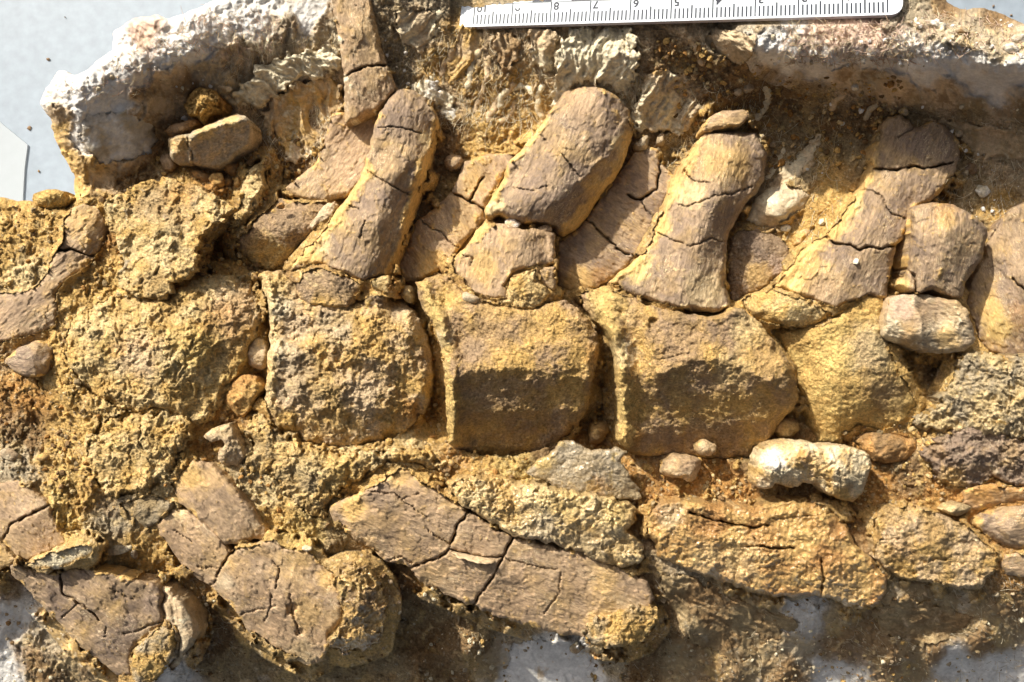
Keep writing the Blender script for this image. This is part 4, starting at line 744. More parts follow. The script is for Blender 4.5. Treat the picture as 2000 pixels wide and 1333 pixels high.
# --- ribs and haemal bones along the lower edge
r1 = empty('fossil_rib', 'broad central rib blade with many cracks, lying below the square centra', 'rib', (950, 1080), -20, 'flat ribs along the lower edge')
relief('rib_blade', [(640,1002),(653,981),(685,973),(713,955),(748,938),(777,912),(798,919),(819,935),(855,956),(883,977),(915,1000),(944,1018),(997,1046),(1071,1066),(1153,1084),(1213,1110),(1266,1137),(1280,1169),(1270,1190),(1273,1211),(1250,1240),(1213,1256),(1177,1257),(1149,1250),(1117,1240),(1099,1243),(1053,1229),(1000,1213),(961,1201),(922,1183),(890,1169),(837,1147),(812,1126),(800,1104),(755,1098),(727,1073),(699,1059),(670,1034),(656,1016)],
       [(645,1000,28),(777,915,40),(760,980,52),(700,1020,40),(880,980,34),(850,1050,36),(760,1090,6),(1000,1050,16),(950,1110,18),(850,1140,-12),(1100,1100,0),(1060,1160,-6),(1000,1205,-34),(1260,1145,-14),(1180,1170,-14),(1200,1245,-40),(1100,1235,-44)], 'bone', ('bon','bop','och',.06,7), (12,16), ang=A(24), amp=1.5,
       cracks=[{'p':[(925,992),(912,1002),(905,1015),(894,1027),(880,1066),(873,1080),(850,1092),(812,1106),(795,1112)],'w':2.4},{'p':[(1010,1040),(1000,1052),(983,1087),(961,1130),(940,1158),(918,1190)],'w':2.2},{'p':[(755,1096),(784,1087),(805,1100)],'w':1.6},
               {'p':[(880,1073),(919,1084),(950,1090),(980,1087)],'w':2.2},{'p':[(834,1034),(860,1052),(880,1064)],'w':1.2},{'p':[(985,1092),(1025,1101),(1054,1108),(1090,1112)],'w':1.5},{'p':[(1062,1200),(1080,1175),(1092,1160),(1095,1120)],'w':1.2},{'p':[(713,958),(770,965),(790,980),(834,1012)],'w':1.2},{'p':[(785,975),(800,970),(818,962)],'w':1.2}], blend=[([(713,955),(777,912),(883,977)],20),([(1150,1250),(1270,1200)],22)], parent=r1, thick=60, wob=4,
       ridges=[([(650,995),(700,970),(760,935)],5,8)], paint=[(690,990,36,'och',.85),(745,965,34,'bod',.6),(780,930,34,'och',.6),(1180,1225,50,'och',.7),(1230,1200,50,'gry',.4),(1180,1130,40,'och',.4),(1030,1090,40,'bod',.25)])
relief('bone_splinter', [(878,1076),(900,1079),(930,1085),(968,1092),(960,1102),(930,1100),(895,1090)], [(880,1078,26),(965,1095,22),(920,1090,32)], 'bone', ('tis','olv','gry',.3,0), (4,5), amp=.3, parent=r1, thick=18)

q = relief('matrix_lump', [(1140,1222),(1165,1208),(1195,1200),(1225,1188),(1262,1180),(1285,1196),(1280,1225),(1262,1250),(1225,1266),(1180,1264),(1150,1252)], [(1145,1225,-34),(1200,1205,-22),(1265,1185,-16),(1220,1235,-26),(1160,1250,-44),(1260,1245,-44)], 'crumb', ('och','gry','ylw',.35,0), (6,12), amp=1.0, wob=9, bank=.5)
tag(q, 'ragged tan matrix crumbling off the right end of the central rib', 'matrix lump')
r2 = empty('fossil_rib', 'flat rib blade broken into four plates, lower left of the central rib', 'rib', (500, 1120), -40, 'flat ribs along the lower edge')
relief('rib_tip', [(227,984),(256,976),(278,968),(300,963),(320,974),(338,984),(334,998),(320,1010),(305,1024),(284,1032),(270,1020),(250,1004)], [(230,985,4),(300,965,14),(335,990,20),(285,1025,0),(280,995,16)], 'rough', ('olv','gry','och',.3,0), (8,10), amp=.5, parent=r2, thick=30)
relief('rib_plate', [(334,945),(355,920),(376,899),(400,902),(415,906),(444,935),(468,963),(497,998),(511,1023),(532,1043),(518,1056),(493,1053),(475,1060),(458,1064),(436,1062),(408,1034),(376,1002),(351,984)],
       [(340,945,22),(378,902,34),(415,910,30),(430,960,40),(500,1010,24),(400,1020,26),(460,1060,18),(525,1048,10)], 'bone', ('bop','bon','och',.08,5), (10,12), ang=A(50), amp=.8, parent=r2, thick=40, paint=[(370,930,40,'och',.7)])
relief('rib_blade', [(305,1024),(323,1007),(341,989),(362,998),(383,1008),(426,1044),(446,1070),(452,1080),(454,1076),(470,1068),(490,1066),(515,1058),(539,1052),(557,1071),(603,1073),(631,1101),(653,1118),(662,1150),(670,1190),(668,1212),(642,1238),(645,1262),(630,1290),(606,1302),(571,1284),(535,1266),(500,1241),(488,1236),(465,1201),(447,1179),(412,1146),(387,1130),(355,1103),(334,1073),(312,1045)],
       [(310,1026,4),(345,995,16),(380,1070,2),(420,1050,20),(400,1130,-20),(460,1090,18),(470,1160,4),(540,1070,20),(500,1225,-36),(560,1160,16),(620,1110,14),(650,1190,4),(620,1290,-44),(560,1260,-34)], 'bone', ('bon','bop','och',.06,6), (9,14), ang=A(42), amp=1.5, blend=[([(532,1050),(603,1073),(653,1118)],24),([(571,1284),(500,1241)],14)],
       cracks=[{'p':[(462,1074),(447,1084),(437,1102),(428,1112),(424,1132),(408,1146)],'w':2},{'p':[(470,1202),(479,1197),(500,1192),(525,1190),(540,1184)],'w':1.8},{'p':[(532,1098),(546,1108),(543,1130),(540,1150)],'w':1.4},{'p':[(387,1106),(400,1110),(418,1108),(430,1110)],'w':1.2},{'p':[(340,1035),(360,1048),(375,1060)],'w':1.1},{'p':[(567,1162),(571,1197),(585,1236)],'w':1.8},{'p':[(531,1160),(528,1190),(515,1215)],'w':1.2}], parent=r2, thick=50, pits=[(570,1190,14,10),(585,1235,10,9)],
       paint=[(640,1130,30,'och',.7),(590,1090,30,'och',.5),(600,1200,46,'och',.45),(350,1000,20,'pal',.7),(440,1140,24,'gry',.5),(580,1280,46,'olv',.7)])
r2c = relief('matrix_lump', [(660,1112),(675,1106),(692,1104),(712,1108),(728,1115),(748,1140),(757,1169),(755,1204),(746,1225),(741,1258),(713,1268),(677,1276),(648,1268),(632,1250),(650,1240),(672,1214),(676,1190),(660,1172),(652,1150)],
       [(665,1112,26),(725,1118,20),(752,1170,2),(700,1160,24),(712,1195,4),(700,1225,-14),(745,1225,-24),(735,1255,-46),(660,1262,-40),(680,1270,-54),(740,1140,4)], 'crumb', ('och','brn','ylw',.35,0), (5,16), amp=1.2, wob=8, mat=M_WET)
tag(r2c, 'glistening brown-gold matrix lump on the right end of the four-plate rib', 'matrix lump')

r3 = empty('fossil_rib', 'dark rib end at the lower left corner with a frayed layered right edge', 'rib', (160, 1180), -60, 'flat ribs along the lower edge')
relief('rib_plate', [(-80,950),(0,944),(35,938),(64,956),(96,984),(106,1009),(122,1040),(134,1064),(106,1076),(78,1086),(53,1100),(39,1094),(21,1073),(0,1052),(-80,1030)],
       [(-80,960,10),(0,950,16),(40,942,20),(60,1000,30),(120,1050,14),(0,1040,14),(50,1095,4),(-80,1020,4)], 'bone', ('bon','bop','och',.08,6), (9,10), ang=A(40), amp=.9, cracks=[{'p':[(108,978),(99,986),(75,998),(46,1013),(22,1024),(16,1038),(4,1056)],'w':2}], parent=r3, thick=40)
relief('rib_blade', [(18,1105),(35,1102),(71,1117),(117,1117),(149,1107),(199,1117),(255,1130),(302,1141),(316,1162),(312,1188),(323,1213),(318,1222),(295,1238),(288,1244),(268,1258),(256,1285),(258,1320),(231,1321),(199,1296),(149,1257),(117,1218),(71,1172),(43,1140),(22,1122)],
       [(20,1108,0),(120,1120,6),(290,1145,0),(200,1170,8),(315,1190,-10),(120,1210,-44),(60,1160,-30),(230,1310,-74),(260,1250,-26),(220,1230,-20)], 'bone', ('bod','bon','och',.12,5), (9,12), ang=A(38), amp=1.8,
       cracks=[{'p':[(117,1120),(121,1140),(123,1158),(153,1176),(181,1197),(192,1210)],'w':2},{'p':[(153,1178),(140,1192),(122,1206)],'w':1.6},{'p':[(215,1150),(240,1162),(262,1172)],'w':1.2},{'p':[(209,1225),(204,1245)],'w':1.3},{'p':[(323,1213),(290,1222),(262,1236),(240,1238)],'w':1.8}], parent=r3, thick=50)
relief('rib_plate', [(-80,1060),(0,1062),(21,1078),(33,1095),(16,1106),(-10,1118),(-80,1130)], [(-80,1060,0),(0,1065,0),(30,1095,0),(-80,1130,-10)], 'bone', ('bon','och','och',.2,0), (7,8), amp=.6, parent=r3, thick=40)
r3b = relief('layered_edge', [(302,1142),(326,1147),(355,1169),(373,1194),(387,1215),(384,1247),(362,1286),(337,1314),(325,1300),(345,1280),(350,1254),(344,1228),(322,1212),(314,1190),(318,1164)],
       [(310,1145,-14),(355,1170,-20),(385,1220,-36),(335,1210,-20),(365,1250,-30),(335,1305,-60)], 'cloth', ('tis','gry','crm',.3,0), (10,16), ang=A(55), amp=.8, wob=3, mat=M_TISSUE, parent=r3)
r3c = relief('matrix_lump', [(288,1246),(300,1230),(320,1222),(342,1230),(349,1254),(343,1282),(322,1308),(300,1340),(262,1342),(257,1300),(262,1270)], [(290,1245,-16),(340,1235,-16),(345,1270,-30),(270,1335,-70),(300,1280,-20)], 'crumb', ('och','gry','ylw',.3,0), (12,16), amp=.6, wob=4)
tag(r3c, 'crumbly tan matrix lump clinging to the lower end of the dark left rib', 'matrix lump')

r4 = empty('fossil_rib', 'orange-stained gritty rib segment right of the central rib', 'rib', (1500, 1080), -20, 'flat ribs along the lower edge')
relief('rib_blade', [(1257,1045),(1262,1015),(1275,988),(1300,980),(1340,976),(1380,982),(1430,990),(1470,994),(1490,984),(1536,977),(1575,976),(1610,985),(1639,1009),(1660,1034),(1667,1058),(1685,1076),(1712,1102),(1738,1130),(1731,1158),(1717,1179),(1688,1190),(1660,1187),(1625,1170),(1593,1163),(1550,1166),(1511,1166),(1461,1156),(1419,1138),(1355,1118),(1302,1096),(1284,1090),(1282,1060)],
       [(1262,1040,24),(1290,985,40),(1400,990,34),(1570,980,34),(1650,1030,30),(1350,1050,50),(1500,1060,50),(1600,1070,46),(1320,1095,10),(1450,1140,4),(1560,1150,10),(1650,1110,34),(1730,1140,6),(1680,1180,-10)], 'rough', ('och','rus','pal',.2,0), (9,24), amp=1.15, bank=.3, moat=26, blend=[([(1258,1045),(1275,985)],14),([(1590,975),(1700,1010),(1735,1130)],16),([(1880,1020),(1955,1085)],14)],
       ridges=[([(1330,985),(1400,1002),(1470,1020)],8,7),([(1480,1015),(1560,1002),(1630,1020)],10,7)],
       cracks=[{'p':[(1345,1000),(1358,1005),(1395,1016),(1436,1025),(1472,1030),(1500,1026)],'w':2.4},{'p':[(1603,1091),(1609,1130),(1603,1168)],'w':2},{'p':[(1465,1034),(1472,1050),(1479,1066)],'w':1.8},{'p':[(1461,1068),(1480,1066),(1510,1072),(1550,1069)],'w':2},{'p':[(1500,1015),(1560,1010),(1640,1000)],'w':1.2}], parent=r4, mat=M_WET, wob=3,
       paint=[(1490,1050,50,'rus',.6),(1310,1010,40,'gry',.5),(1560,1010,50,'och',.5),(1450,1100,60,'pal',.5),(1640,1130,50,'rus',.5),(1360,1030,60,'rus',.45),(1640,1170,60,'pal',.4),(1380,1100,50,'pal',.5)])
r5 = relief('fossil_rib', [(1703,1013),(1722,1000),(1745,991),(1777,986),(1816,995),(1859,1014),(1894,1027),(1915,1052),(1940,1070),(1951,1080),(1952,1105),(1933,1126),(1915,1151),(1873,1152),(1830,1141),(1777,1135),(1749,1126),(1724,1105),(1706,1087),(1710,1066),(1718,1048)],
       [(1710,1015,26),(1780,990,34),(1890,1030,30),(1945,1085,20),(1820,1060,50),(1740,1060,40),(1760,1120,8),(1880,1140,0),(1930,1120,6)], 'rough', ('tis','och','pal',.22,0), (8,20), amp=1.1, bank=.3, moat=26, blend=[([(1258,1045),(1275,985)],14),([(1590,975),(1700,1010),(1735,1130)],16),([(1880,1020),(1955,1085)],14)], cracks=[{'p':[(1718,1055),(1735,1054),(1758,1053)],'w':1.8},{'p':[(1800,1100),(1830,1092),(1850,1094)],'w':1.2}], parent=None, wob=3, paint=[(1740,1010,30,'bon',.5),(1820,1030,50,'bon',.45),(1760,1080,40,'rus',.3)])
tag(r5, 'grey-tan rib segment with a cracked left corner at the lower right', 'rib', 'flat ribs along the lower edge')
r6 = relief('bone_fragment', [(1896,1022),(1923,1006),(1945,996),(1965,990),(2000,988),(2090,985),(2090,1080),(2010,1078),(1985,1072),(1955,1066),(1932,1050),(1915,1038)], [(1900,1022,20),(1970,992,30),(2080,1030,34),(1970,1040,44),(1960,1066,10)], 'bone', ('bod','bon','och',.15,6), (14,20), amp=1.0, paint=[(1905,1020,20,'och',.8)])
tag(r6, 'dark rounded bone piece at the right edge beside the grey-tan rib segment', 'bone')
r7 = relief('bone_fragment', [(1880,962),(1900,950),(1940,946),(1980,952),(2090,955),(2090,980),(2000,980),(1960,985),(1930,995),(1900,996),(1878,985)], [(1885,965,20),(1950,950,34),(2080,965,30),(1930,990,10)], 'bone', ('rus','bon','och',.25,5), (12,16), amp=.8)
tag(r7, 'orange-brown bone sliver at the right edge under the purple lump', 'bone')
r8 = relief('bone_fragment', [(1962,1084),(1985,1080),(2090,1086),(2090,1130),(2000,1128),(1965,1122),(1956,1105)], [(1965,1085,14),(2080,1100,20),(1970,1120,2)], 'bone', ('bop','bon','och',.2,5), (9,12), amp=.8)
tag(r8, 'small pinkish bone piece at the right edge, lowest of the bones there', 'bone')
st = relief('flat_sliver', [(53,1105),(65,1095),(78,1087),(100,1078),(117,1073),(145,1066),(167,1061),(178,1063),(185,1070),(184,1078),(177,1087),(158,1095),(142,1102),(117,1110),(90,1113),(71,1113)], [(55,1105,40),(110,1085,48),(180,1068,54),(110,1108,40)], 'rough', ('och','crm','ylw',.3,0), (6,7), amp=.35, thick=14, wob=2)
tag(st, 'flat pale-ochre sliver lying across the dark rib at lower left', 'bone')

# --- sheets of tissue paper and cloth lining drawn up the jacket wall
SHEETS = [
 ([(1110,58),(1180,50),(1235,58),(1248,110),(1240,160),(1228,195),(1205,178),(1165,163),(1130,163),(1105,182),(1085,215),(1078,190),(1090,140),(1085,100)], 14, ('crm','crm','pla',.2,0), 1.75, 2.0, 'bright frayed tissue tuft above the snapped spine tip'),
 ([(1262,150),(1310,140),(1350,170),(1365,215),(1340,260),(1300,262),(1262,250),(1240,262),(1235,215)], 9, ('tis','crm','och',.3,0), 1.9, 2.0, 'wrinkled tan tissue sheet right of the snapped spine tip'),
 ([(445,188),(470,172),(490,150),(505,130),(560,108),(620,92),(660,92),(664,130),(640,140),(600,152),(575,152),(560,175),(535,192),(505,206),(470,206)], 14, ('crm','crm','tis',.15,0), .5, 1.9, 'folded cream tissue sheet left of the bone shaft'),
 ([(560,165),(600,155),(640,150),(665,160),(668,215),(640,240),(615,290),(590,318),(565,320),(550,290),(520,250),(510,215),(530,195)], 5, ('tis','och','crm',.4,0), 1.2, 1.4, 'stained tissue sheet hanging under the cream fold left of the shaft'),
 ([(168,226),(210,216),(265,225),(300,240),(312,270),(296,300),(250,318),(195,322),(165,296),(152,260)], 4, ('pla','gry','tis',.2,0), .2, .5, 'smooth white plaster-soaked sheet on the left jacket wall'),
 ([(795,180),(812,165),(840,158),(862,170),(878,190),(896,212),(890,234),(868,232),(852,206),(832,192),(810,186)], 14, ('crm','pla','tis',.2,0), .8, 1.3, 'crumpled cream tissue scrap at the tip of the tallest spine'),
 ([(965,58),(1010,56),(1016,95),(1005,125),(985,152),(968,120)], 9, ('brn','tis','och',.2,0), 1.5, 1.5, 'brown soil-stained tissue flap below number nine'),
 ([(1030,56),(1092,54),(1086,110),(1070,145),(1050,130),(1035,100)], 9, ('tis','crm','och',.2,0), 1.6, 1.6, 'stained tissue flap hanging below number eight'),
 ([(900,52),(950,54),(944,95),(925,125),(905,150),(885,165),(872,150),(880,110)], 8, ('tis','och','crm',.2,0), 1.9, 1.1, 'tissue flap below the left corner of the ruler'),
 ([(770,20),(830,15),(860,30),(850,70),(830,105),(800,95),(775,60)], 8, ('tis','crm','gry',.2,0), 2.1, 1.2, 'crumpled pale tissue sheet right of the shaft near the top edge'),
 ([(1570,284),(1600,262),(1592,312),(1562,345),(1522,370),(1500,380),(1505,350),(1535,320)], 5, ('crm','tis','olv',.2,0), 2.4, 1.1, 'thin cream tissue sheet sweeping down to the cream nodule'),
 ([(1440,60),(1478,70),(1470,120),(1440,128),(1400,110),(1370,80),(1390,56)], 6, ('tis','gry','brn',.2,0), .8, 1.6, 'grey-tan tissue sheet below number four'),
 ([(1800,235),(1870,232),(1940,250),(2000,258),(2090,250),(2090,330),(2000,325),(1940,318),(1900,300),(1870,265)], 4, ('olv','tis','crm',.2,0), .1, 1.2, 'wrinkled olive lining sheet right of the rounded disc'),
 ([(1285,1125),(1340,1120),(1420,1165),(1520,1192),(1570,1215),(1510,1250),(1450,1300),(1380,1270),(1310,1235)], 5, ('olv','brn','gry',.3,0), .6, 1.6, 'grey-tan lining sheet in shade under the orange-stained rib'),
 ([(1000,1255),(1060,1245),(1110,1262),(1150,1272),(1170,1300),(1150,1345),(1000,1350),(990,1300)], 4, ('pla','pla','tis',.2,0), .9, .5, 'bare white plaster patch below the right end of the central rib'),
 ([(1700,1190),(1780,1170),(1860,1185),(1900,1215),(1850,1250),(1790,1262),(1730,1240)], 5, ('olv','brn','tis',.3,0), .3, 1.5, 'grey lining sheet below the grey-tan rib segment'),
]
for poly, dz, spec, an, am, lb in SHEETS:
    o = relief('lining_sheet', poly, ('bed', dz), 'cloth', spec, (6, 4), ang=an, amp=am * 1.25, wob=11, thick=10, bank=0, moat=2, mat=M_TISSUE if spec[0] != 'pla' else M_PLASTER)
    tag(o, lb, 'tissue sheet', 'tissue and cloth sheets lining the jacket')

# --- loose rocks traced one by one
q = relief('loose_rock', bank=.0, poly=[(328,273),(340,266),(366,262),(397,248),(420,238),(442,228),(466,222),(480,228),(489,238),(494,255),(489,283),(468,300),(455,312),(445,321),(418,330),(390,325),(378,322),(349,324),(338,315),(331,304)], z=lambda X, Y: np.minimum.reduce([100 - .80 * np.maximum((X - 366) * .31 + (Y - 268) * .95, 0), 100 + 1.9 * ((X - 366) * .31 + (Y - 268) * .95) + 6, 76 + .9 * (X - 330), 84 + 1.3 * (494 - X), 70 + 1.1 * (332 - Y) + .2 * (X - 330)]) + np.where(X < 368, -7, 0), kind='stone', spec=('gry','tis','och',.1,0), edge=(5,18), amp=1.0, thick=60,
           cracks=[{'p':[(368,262),(367,282),(374,300),(379,326)],'w':1.6}], ridges=[([(366,276),(400,262),(442,244),(478,240)],5,6)], frag='rock_chip', paint=[(350,285,28,'och',.7),(400,256,30,'ylw',.6),(450,235,24,'ylw',.6)])
tag(q, 'large angular two-piece rock with a pale grey face, resting by the left jacket wall', 'rock')
q = relief('loose_rock', bank=.0, poly=[(1475,920),(1477,895),(1484,882),(1497,870),(1529,861),(1560,866),(1582,863),(1600,872),(1625,870),(1660,872),(1695,884),(1704,906),(1696,931),(1686,959),(1668,981),(1639,975),(1614,966),(1593,946),(1568,944),(1546,955),(1530,948),(1512,945),(1504,956),(1483,956),(1474,942)], z=[(1480,900,56),(1530,865,66),(1600,870,70),(1690,890,60),(1560,895,96),(1500,910,86),(1640,910,92),(1600,935,70),(1540,945,50),(1660,970,44),(1690,940,56),(1490,950,50),(1670,930,76)], kind='crumb', spec=('crm','och','tis',.35,0), edge=(5,26), amp=.95, thick=44, wob=3, mat=M_STONE, paint=[(1515,895,30,'pla',.9),(1575,893,18,'rus',.6),(1490,945,22,'tis',.8),(1600,900,30,'och',.6),(1670,930,44,'olv',.45),(1680,895,26,'crm',.6)])
tag(q, 'big white-and-yellow lumpy rock below the third centrum, the palest rock of the bed', 'rock')
q = relief('loose_rock', bank=.0, poly=[(359,207),(369,183),(390,169),(404,172),(414,175),(431,190),(442,205),(443,212),(428,228),(412,228),(406,238),(400,247),(390,238),(383,228),(366,224)], z=[(362,207,50),(392,172,62),(440,208,56),(400,200,84),(400,240,50)], kind='crumb', spec=('rus','och','brn',.2,0), edge=(5,20), amp=1.8, wob=3, thick=60)
tag(q, 'crumbly reddish-brown clod leaning on the jacket wall above the two-piece rock', 'clod')
q = relief('loose_rock', bank=.0, poly=[(321,257),(330,248),(345,241),(373,233),(388,236),(394,246),(380,254),(364,260),(340,268),(328,266)], z=[(322,258,54),(373,236,62),(390,247,56),(355,250,72),(330,266,50)], kind='stone', spec=('rus','bop','brn',.2,0), edge=(8,14), amp=.5, thick=50)
tag(q, 'flat rust-red stone tucked between the brown clod and the two-piece rock', 'rock')
ROCKS = [
 ('loose_rock', [(10,706),(18,693),(31,683),(48,674),(66,666),(88,670),(107,680),(106,692),(103,702),(90,731),(70,736),(52,738),(35,730),(21,722)], 46, 'bone', ('bon','bod','och',.15,4), 'grey-brown bone chunk with fine grain at the left edge', 'bone'),
 ('loose_rock', [(483,690),(488,672),(497,660),(512,658),(524,660),(526,690),(525,715),(514,724),(500,722),(486,714)], 40, 'stone', ('och','tis','gry',.2,0), 'pale angular stone wedged against the left rim of the square centrum', 'rock'),
 ('loose_rock', [(435,782),(440,762),(449,745),(462,735),(476,731),(490,733),(500,736),(512,748),(516,757),(502,776),(492,800),(478,817),(463,812),(453,803)], 44, 'rough', ('och','rus','ylw',.2,0), 'round ochre nodule below the wedged pale stone', 'rock'),
 ('loose_rock', [(397,852),(408,841),(421,835),(435,828),(449,824),(458,835),(461,849),(472,865),(484,878),(486,897),(465,910),(436,910),(424,897),(428,880),(440,868),(432,858),(412,866)], 44, 'rough', ('tis','olv','och',.3,0), 'pale knobbly L-shaped stone at the lower left of the square centrum', 'rock'),
 ('loose_rock', [(1289,926),(1298,905),(1312,888),(1332,889),(1351,890),(1369,899),(1370,912),(1365,924),(1351,942),(1335,937),(1319,934)], 10, 'stone', ('bop','tis','och',.25,0), 'pinkish angular stone below the third centrum, left of the big white rock', 'rock'),
 ('loose_rock', [(1672,860),(1680,846),(1705,842),(1740,846),(1768,850),(1790,862),(1788,885),(1770,900),(1740,905),(1705,900),(1690,885)], 10, 'rough', ('rus','brn','och',.2,0), 'rust-brown rock right of the big white rock', 'rock'),
 ('loose_rock', [(1505,842),(1515,826),(1530,816),(1550,817),(1562,828),(1560,845),(1545,855),(1525,856)], -6, 'stone', ('brn','och','brn',.2,0), 'dark brown round stone under the right corner of the third centrum', 'rock'),
 ('loose_rock', [(1150,850),(1155,832),(1168,823),(1185,824),(1192,840),(1182,858),(1168,868),(1152,866)], -10, 'rough', ('och','brn','rus',.2,0), 'small ochre stone in the gap between the second and third centra', 'rock'),
 ('loose_rock', [(1358,868),(1368,861),(1385,860),(1397,868),(1398,882),(1388,891),(1370,890),(1360,880)], 26, 'stone', ('och','tis','brn',.2,0), 'small rounded stone against the lower face of the third centrum', 'rock'),
 ('loose_rock', [(778,563),(788,558),(800,558),(808,566),(811,576),(807,592),(793,592),(783,576)], 40, 'stone', ('ylw','pal','och',.2,0), 'small yellow block beside the foot of the tallest spine', 'rock'),
 ('loose_rock', [(866,318),(872,306),(884,301),(898,305),(906,316),(900,330),(884,333),(872,328)], 14, 'stone', ('bop','bon','och',.1,0), 'brown pebble in the shade right of the tallest spine', 'rock'),
 ('loose_rock', [(312,310),(318,302),(328,299),(342,310),(349,324),(343,333),(335,337),(320,333)], 36, 'stone', ('brn','bop','brn',.2,0), 'dark brown pebble at the lower left of the two-piece rock', 'rock'),
 ('loose_rock', [(1240,283),(1252,268),(1266,264),(1268,276),(1262,292),(1250,296),(1240,292)], 24, 'stone', ('gry','tis','och',.1,0), 'grey chip at the top of the dark plate left of the flared spine', 'rock'),
 ('loose_rock', [(1283,268),(1290,258),(1298,262),(1300,278),(1294,285),(1284,280)], 14, 'stone', ('gry','tis','och',.1,0), 'tiny upright grey chip between the two middle spines', 'rock'),
 ('loose_rock', [(1838,995),(1850,988),(1875,984),(1898,990),(1893,1002),(1870,1008),(1850,1004)], 36, 'stone', ('olv','pal','gry',.2,0), 'thin greenish flake above the grey-tan rib segment', 'rock'),
 ('loose_rock', [(1545,470),(1556,455),(1575,445),(1588,450),(1580,468),(1562,480),(1550,482)], 16, 'stone', ('och','tis','brn',.1,0), 'ochre chip left of the disc-ended spine', 'rock'),
 ('loose_rock', [(640,398),(655,392),(660,408),(650,425),(630,440),(610,452),(602,442),(615,425),(625,410)], 62, 'rough', ('tis','gry','tis',.2,0), 'whitish papery crumb at the left edge of the tallest spine', 'plaster crumb'),
]
for nm, poly, z, kind, spec, lab, cat in ROCKS:
    P = np.array(poly, float); c = P.mean(0); r = np.hypot(*(P - c).T).mean()
    rs = np.random.RandomState(int(c[0]) * 7 + int(c[1])); K = 8; th = rs.rand() * 6.3 + np.arange(K) * 6.283 / K * 1.7; sl = rs.uniform(.25, 1.15, K); ak = r * rs.uniform(.30, .55, K)
    def zz(A, B, c=c, z=z, th=th, sl=sl, ak=ak):      # flat broken faces meeting in edges
        m = np.full(np.shape(A), 1e9)
        for t_, s_, a_ in zip(th, sl, ak): m = np.minimum(m, a_ - s_ * ((A - c[0]) * math.cos(t_) + (B - c[1]) * math.sin(t_)) * .62)
        return z + m
    o = relief(nm, poly, zz, kind, spec, (min(10, r * .6), min(16, r * .8)), amp=.8, wob=2.5, thick=40, bank=.12, step=min(STEP, 2.0), mat=M_STONE if kind != 'bone' else M_BONE)
    tag(o, lab, cat)

hat, BEDOBJ = build_bed()

# ------------------------------------------------------------------ table and card behind the block
def box(name, pts, z0, z1, mat, parent=None, bevel=0, col=None):
    import bmesh
    bm = bmesh.new()
    lo = [bm.verts.new(world3(x, y, z0)) for x, y in pts]
    hi = []
    for (x, y), v in zip(pts, lo):
        hi.append(bm.verts.new((v.co.x, v.co.y, z1 * PX)))
    n = len(pts)
    bm.faces.new(hi); bm.faces.new(lo[::-1])
    for i in range(n): bm.faces.new([lo[i], lo[(i + 1) % n], hi[(i + 1) % n], hi[i]])
    bmesh.ops.recalc_face_normals(bm, faces=bm.faces)
    me = bpy.data.meshes.new(name); bm.to_mesh(me); bm.free()
    me.materials.append(mat)
    o = bpy.data.objects.new(name, me); scene.collection.objects.link(o)
    if parent:
        o.parent = parent; me.transform(Matrix.Translation(-parent.location))
    return o

def plain(name, col, rough=.6, speck=0.0, spec=.4, lam=30):
    m = bpy.data.materials.new(name); m.use_nodes = True; nt = m.node_tree; b = nt.nodes["Principled BSDF"]
    b.inputs["Base Color"].default_value = (*col, 1); b.inputs["Roughness"].default_value = rough; b.inputs["Specular IOR Level"].default_value = spec
    tc = nt.nodes.new("ShaderNodeTexCoord"); n = nt.nodes.new("ShaderNodeTexNoise"); n.inputs["Scale"].default_value = 1 / (lam * PX); n.inputs["Detail"].default_value = 8
    r = nt.nodes.new("ShaderNodeMapRange"); r.inputs[1].default_value = .3; r.inputs[2].default_value = .7; r.inputs[3].default_value = 1 - speck; r.inputs[4].default_value = 1.0
    v = nt.nodes.new("ShaderNodeVectorMath"); v.operation = 'SCALE'; v.inputs[0].default_value = col
    nt.links.new(tc.outputs["Object"], n.inputs["Vector"]); nt.links.new(n.outputs["Fac"], r.inputs[0]); nt.links.new(r.outputs[0], v.inputs["Scale"]); nt.links.new(v.outputs[0], b.inputs["Base Color"])
    return m
M_TABLE = plain('pale_tabletop', (.29, .345, .41), .45, .16, .4, 25)
M_CARD = plain('white_card', (.37, .41, .445), .7, .05)
M_RULER = plain('ruler_plastic', (.58, .64, .70), .35, .06, .5, 14)
M_RSIDE = plain('ruler_edge', (.42, .40, .46), .4, .1)
M_INK = plain('black_print', (.018, .022, .04), .5, .2, .4, 6)
def wear(m, other, lam, a, b, k=1.0):
    nt = m.node_tree; bs = nt.nodes["Principled BSDF"]; src = bs.inputs["Base Color"].links[0].from_socket
    tc = nt.nodes.new("ShaderNodeTexCoord"); n = nt.nodes.new("ShaderNodeTexNoise"); n.inputs["Scale"].default_value = 1 / (lam * PX); n.inputs["Detail"].default_value = 6; n.inputs["Roughness"].default_value = .75
    r = nt.nodes.new("ShaderNodeMapRange"); r.inputs[1].default_value = a; r.inputs[2].default_value = b; r.inputs[4].default_value = k; mx = nt.nodes.new("ShaderNodeMix"); mx.data_type = 'RGBA'
    nt.links.new(tc.outputs["Object"], n.inputs["Vector"]); nt.links.new(n.outputs["Fac"], r.inputs[0]); nt.links.new(r.outputs[0], mx.inputs[0]); nt.links.new(src, mx.inputs[6]); mx.inputs[7].default_value = (*other, 1); nt.links.new(mx.outputs[2], bs.inputs["Base Color"])
wear(M_INK, (.4, .44, .48), 9, .62, .68, .7); wear(M_RULER, (.42, .36, .26), 40, .58, .72, .6); wear(M_RULER, (.35, .33, .3), 7, .66, .72, .6)
wear(M_CARD, (.25, .24, .22), 10, .66, .72, .5); wear(M_TABLE, (.2, .22, .24), 8, .68, .73, .5)
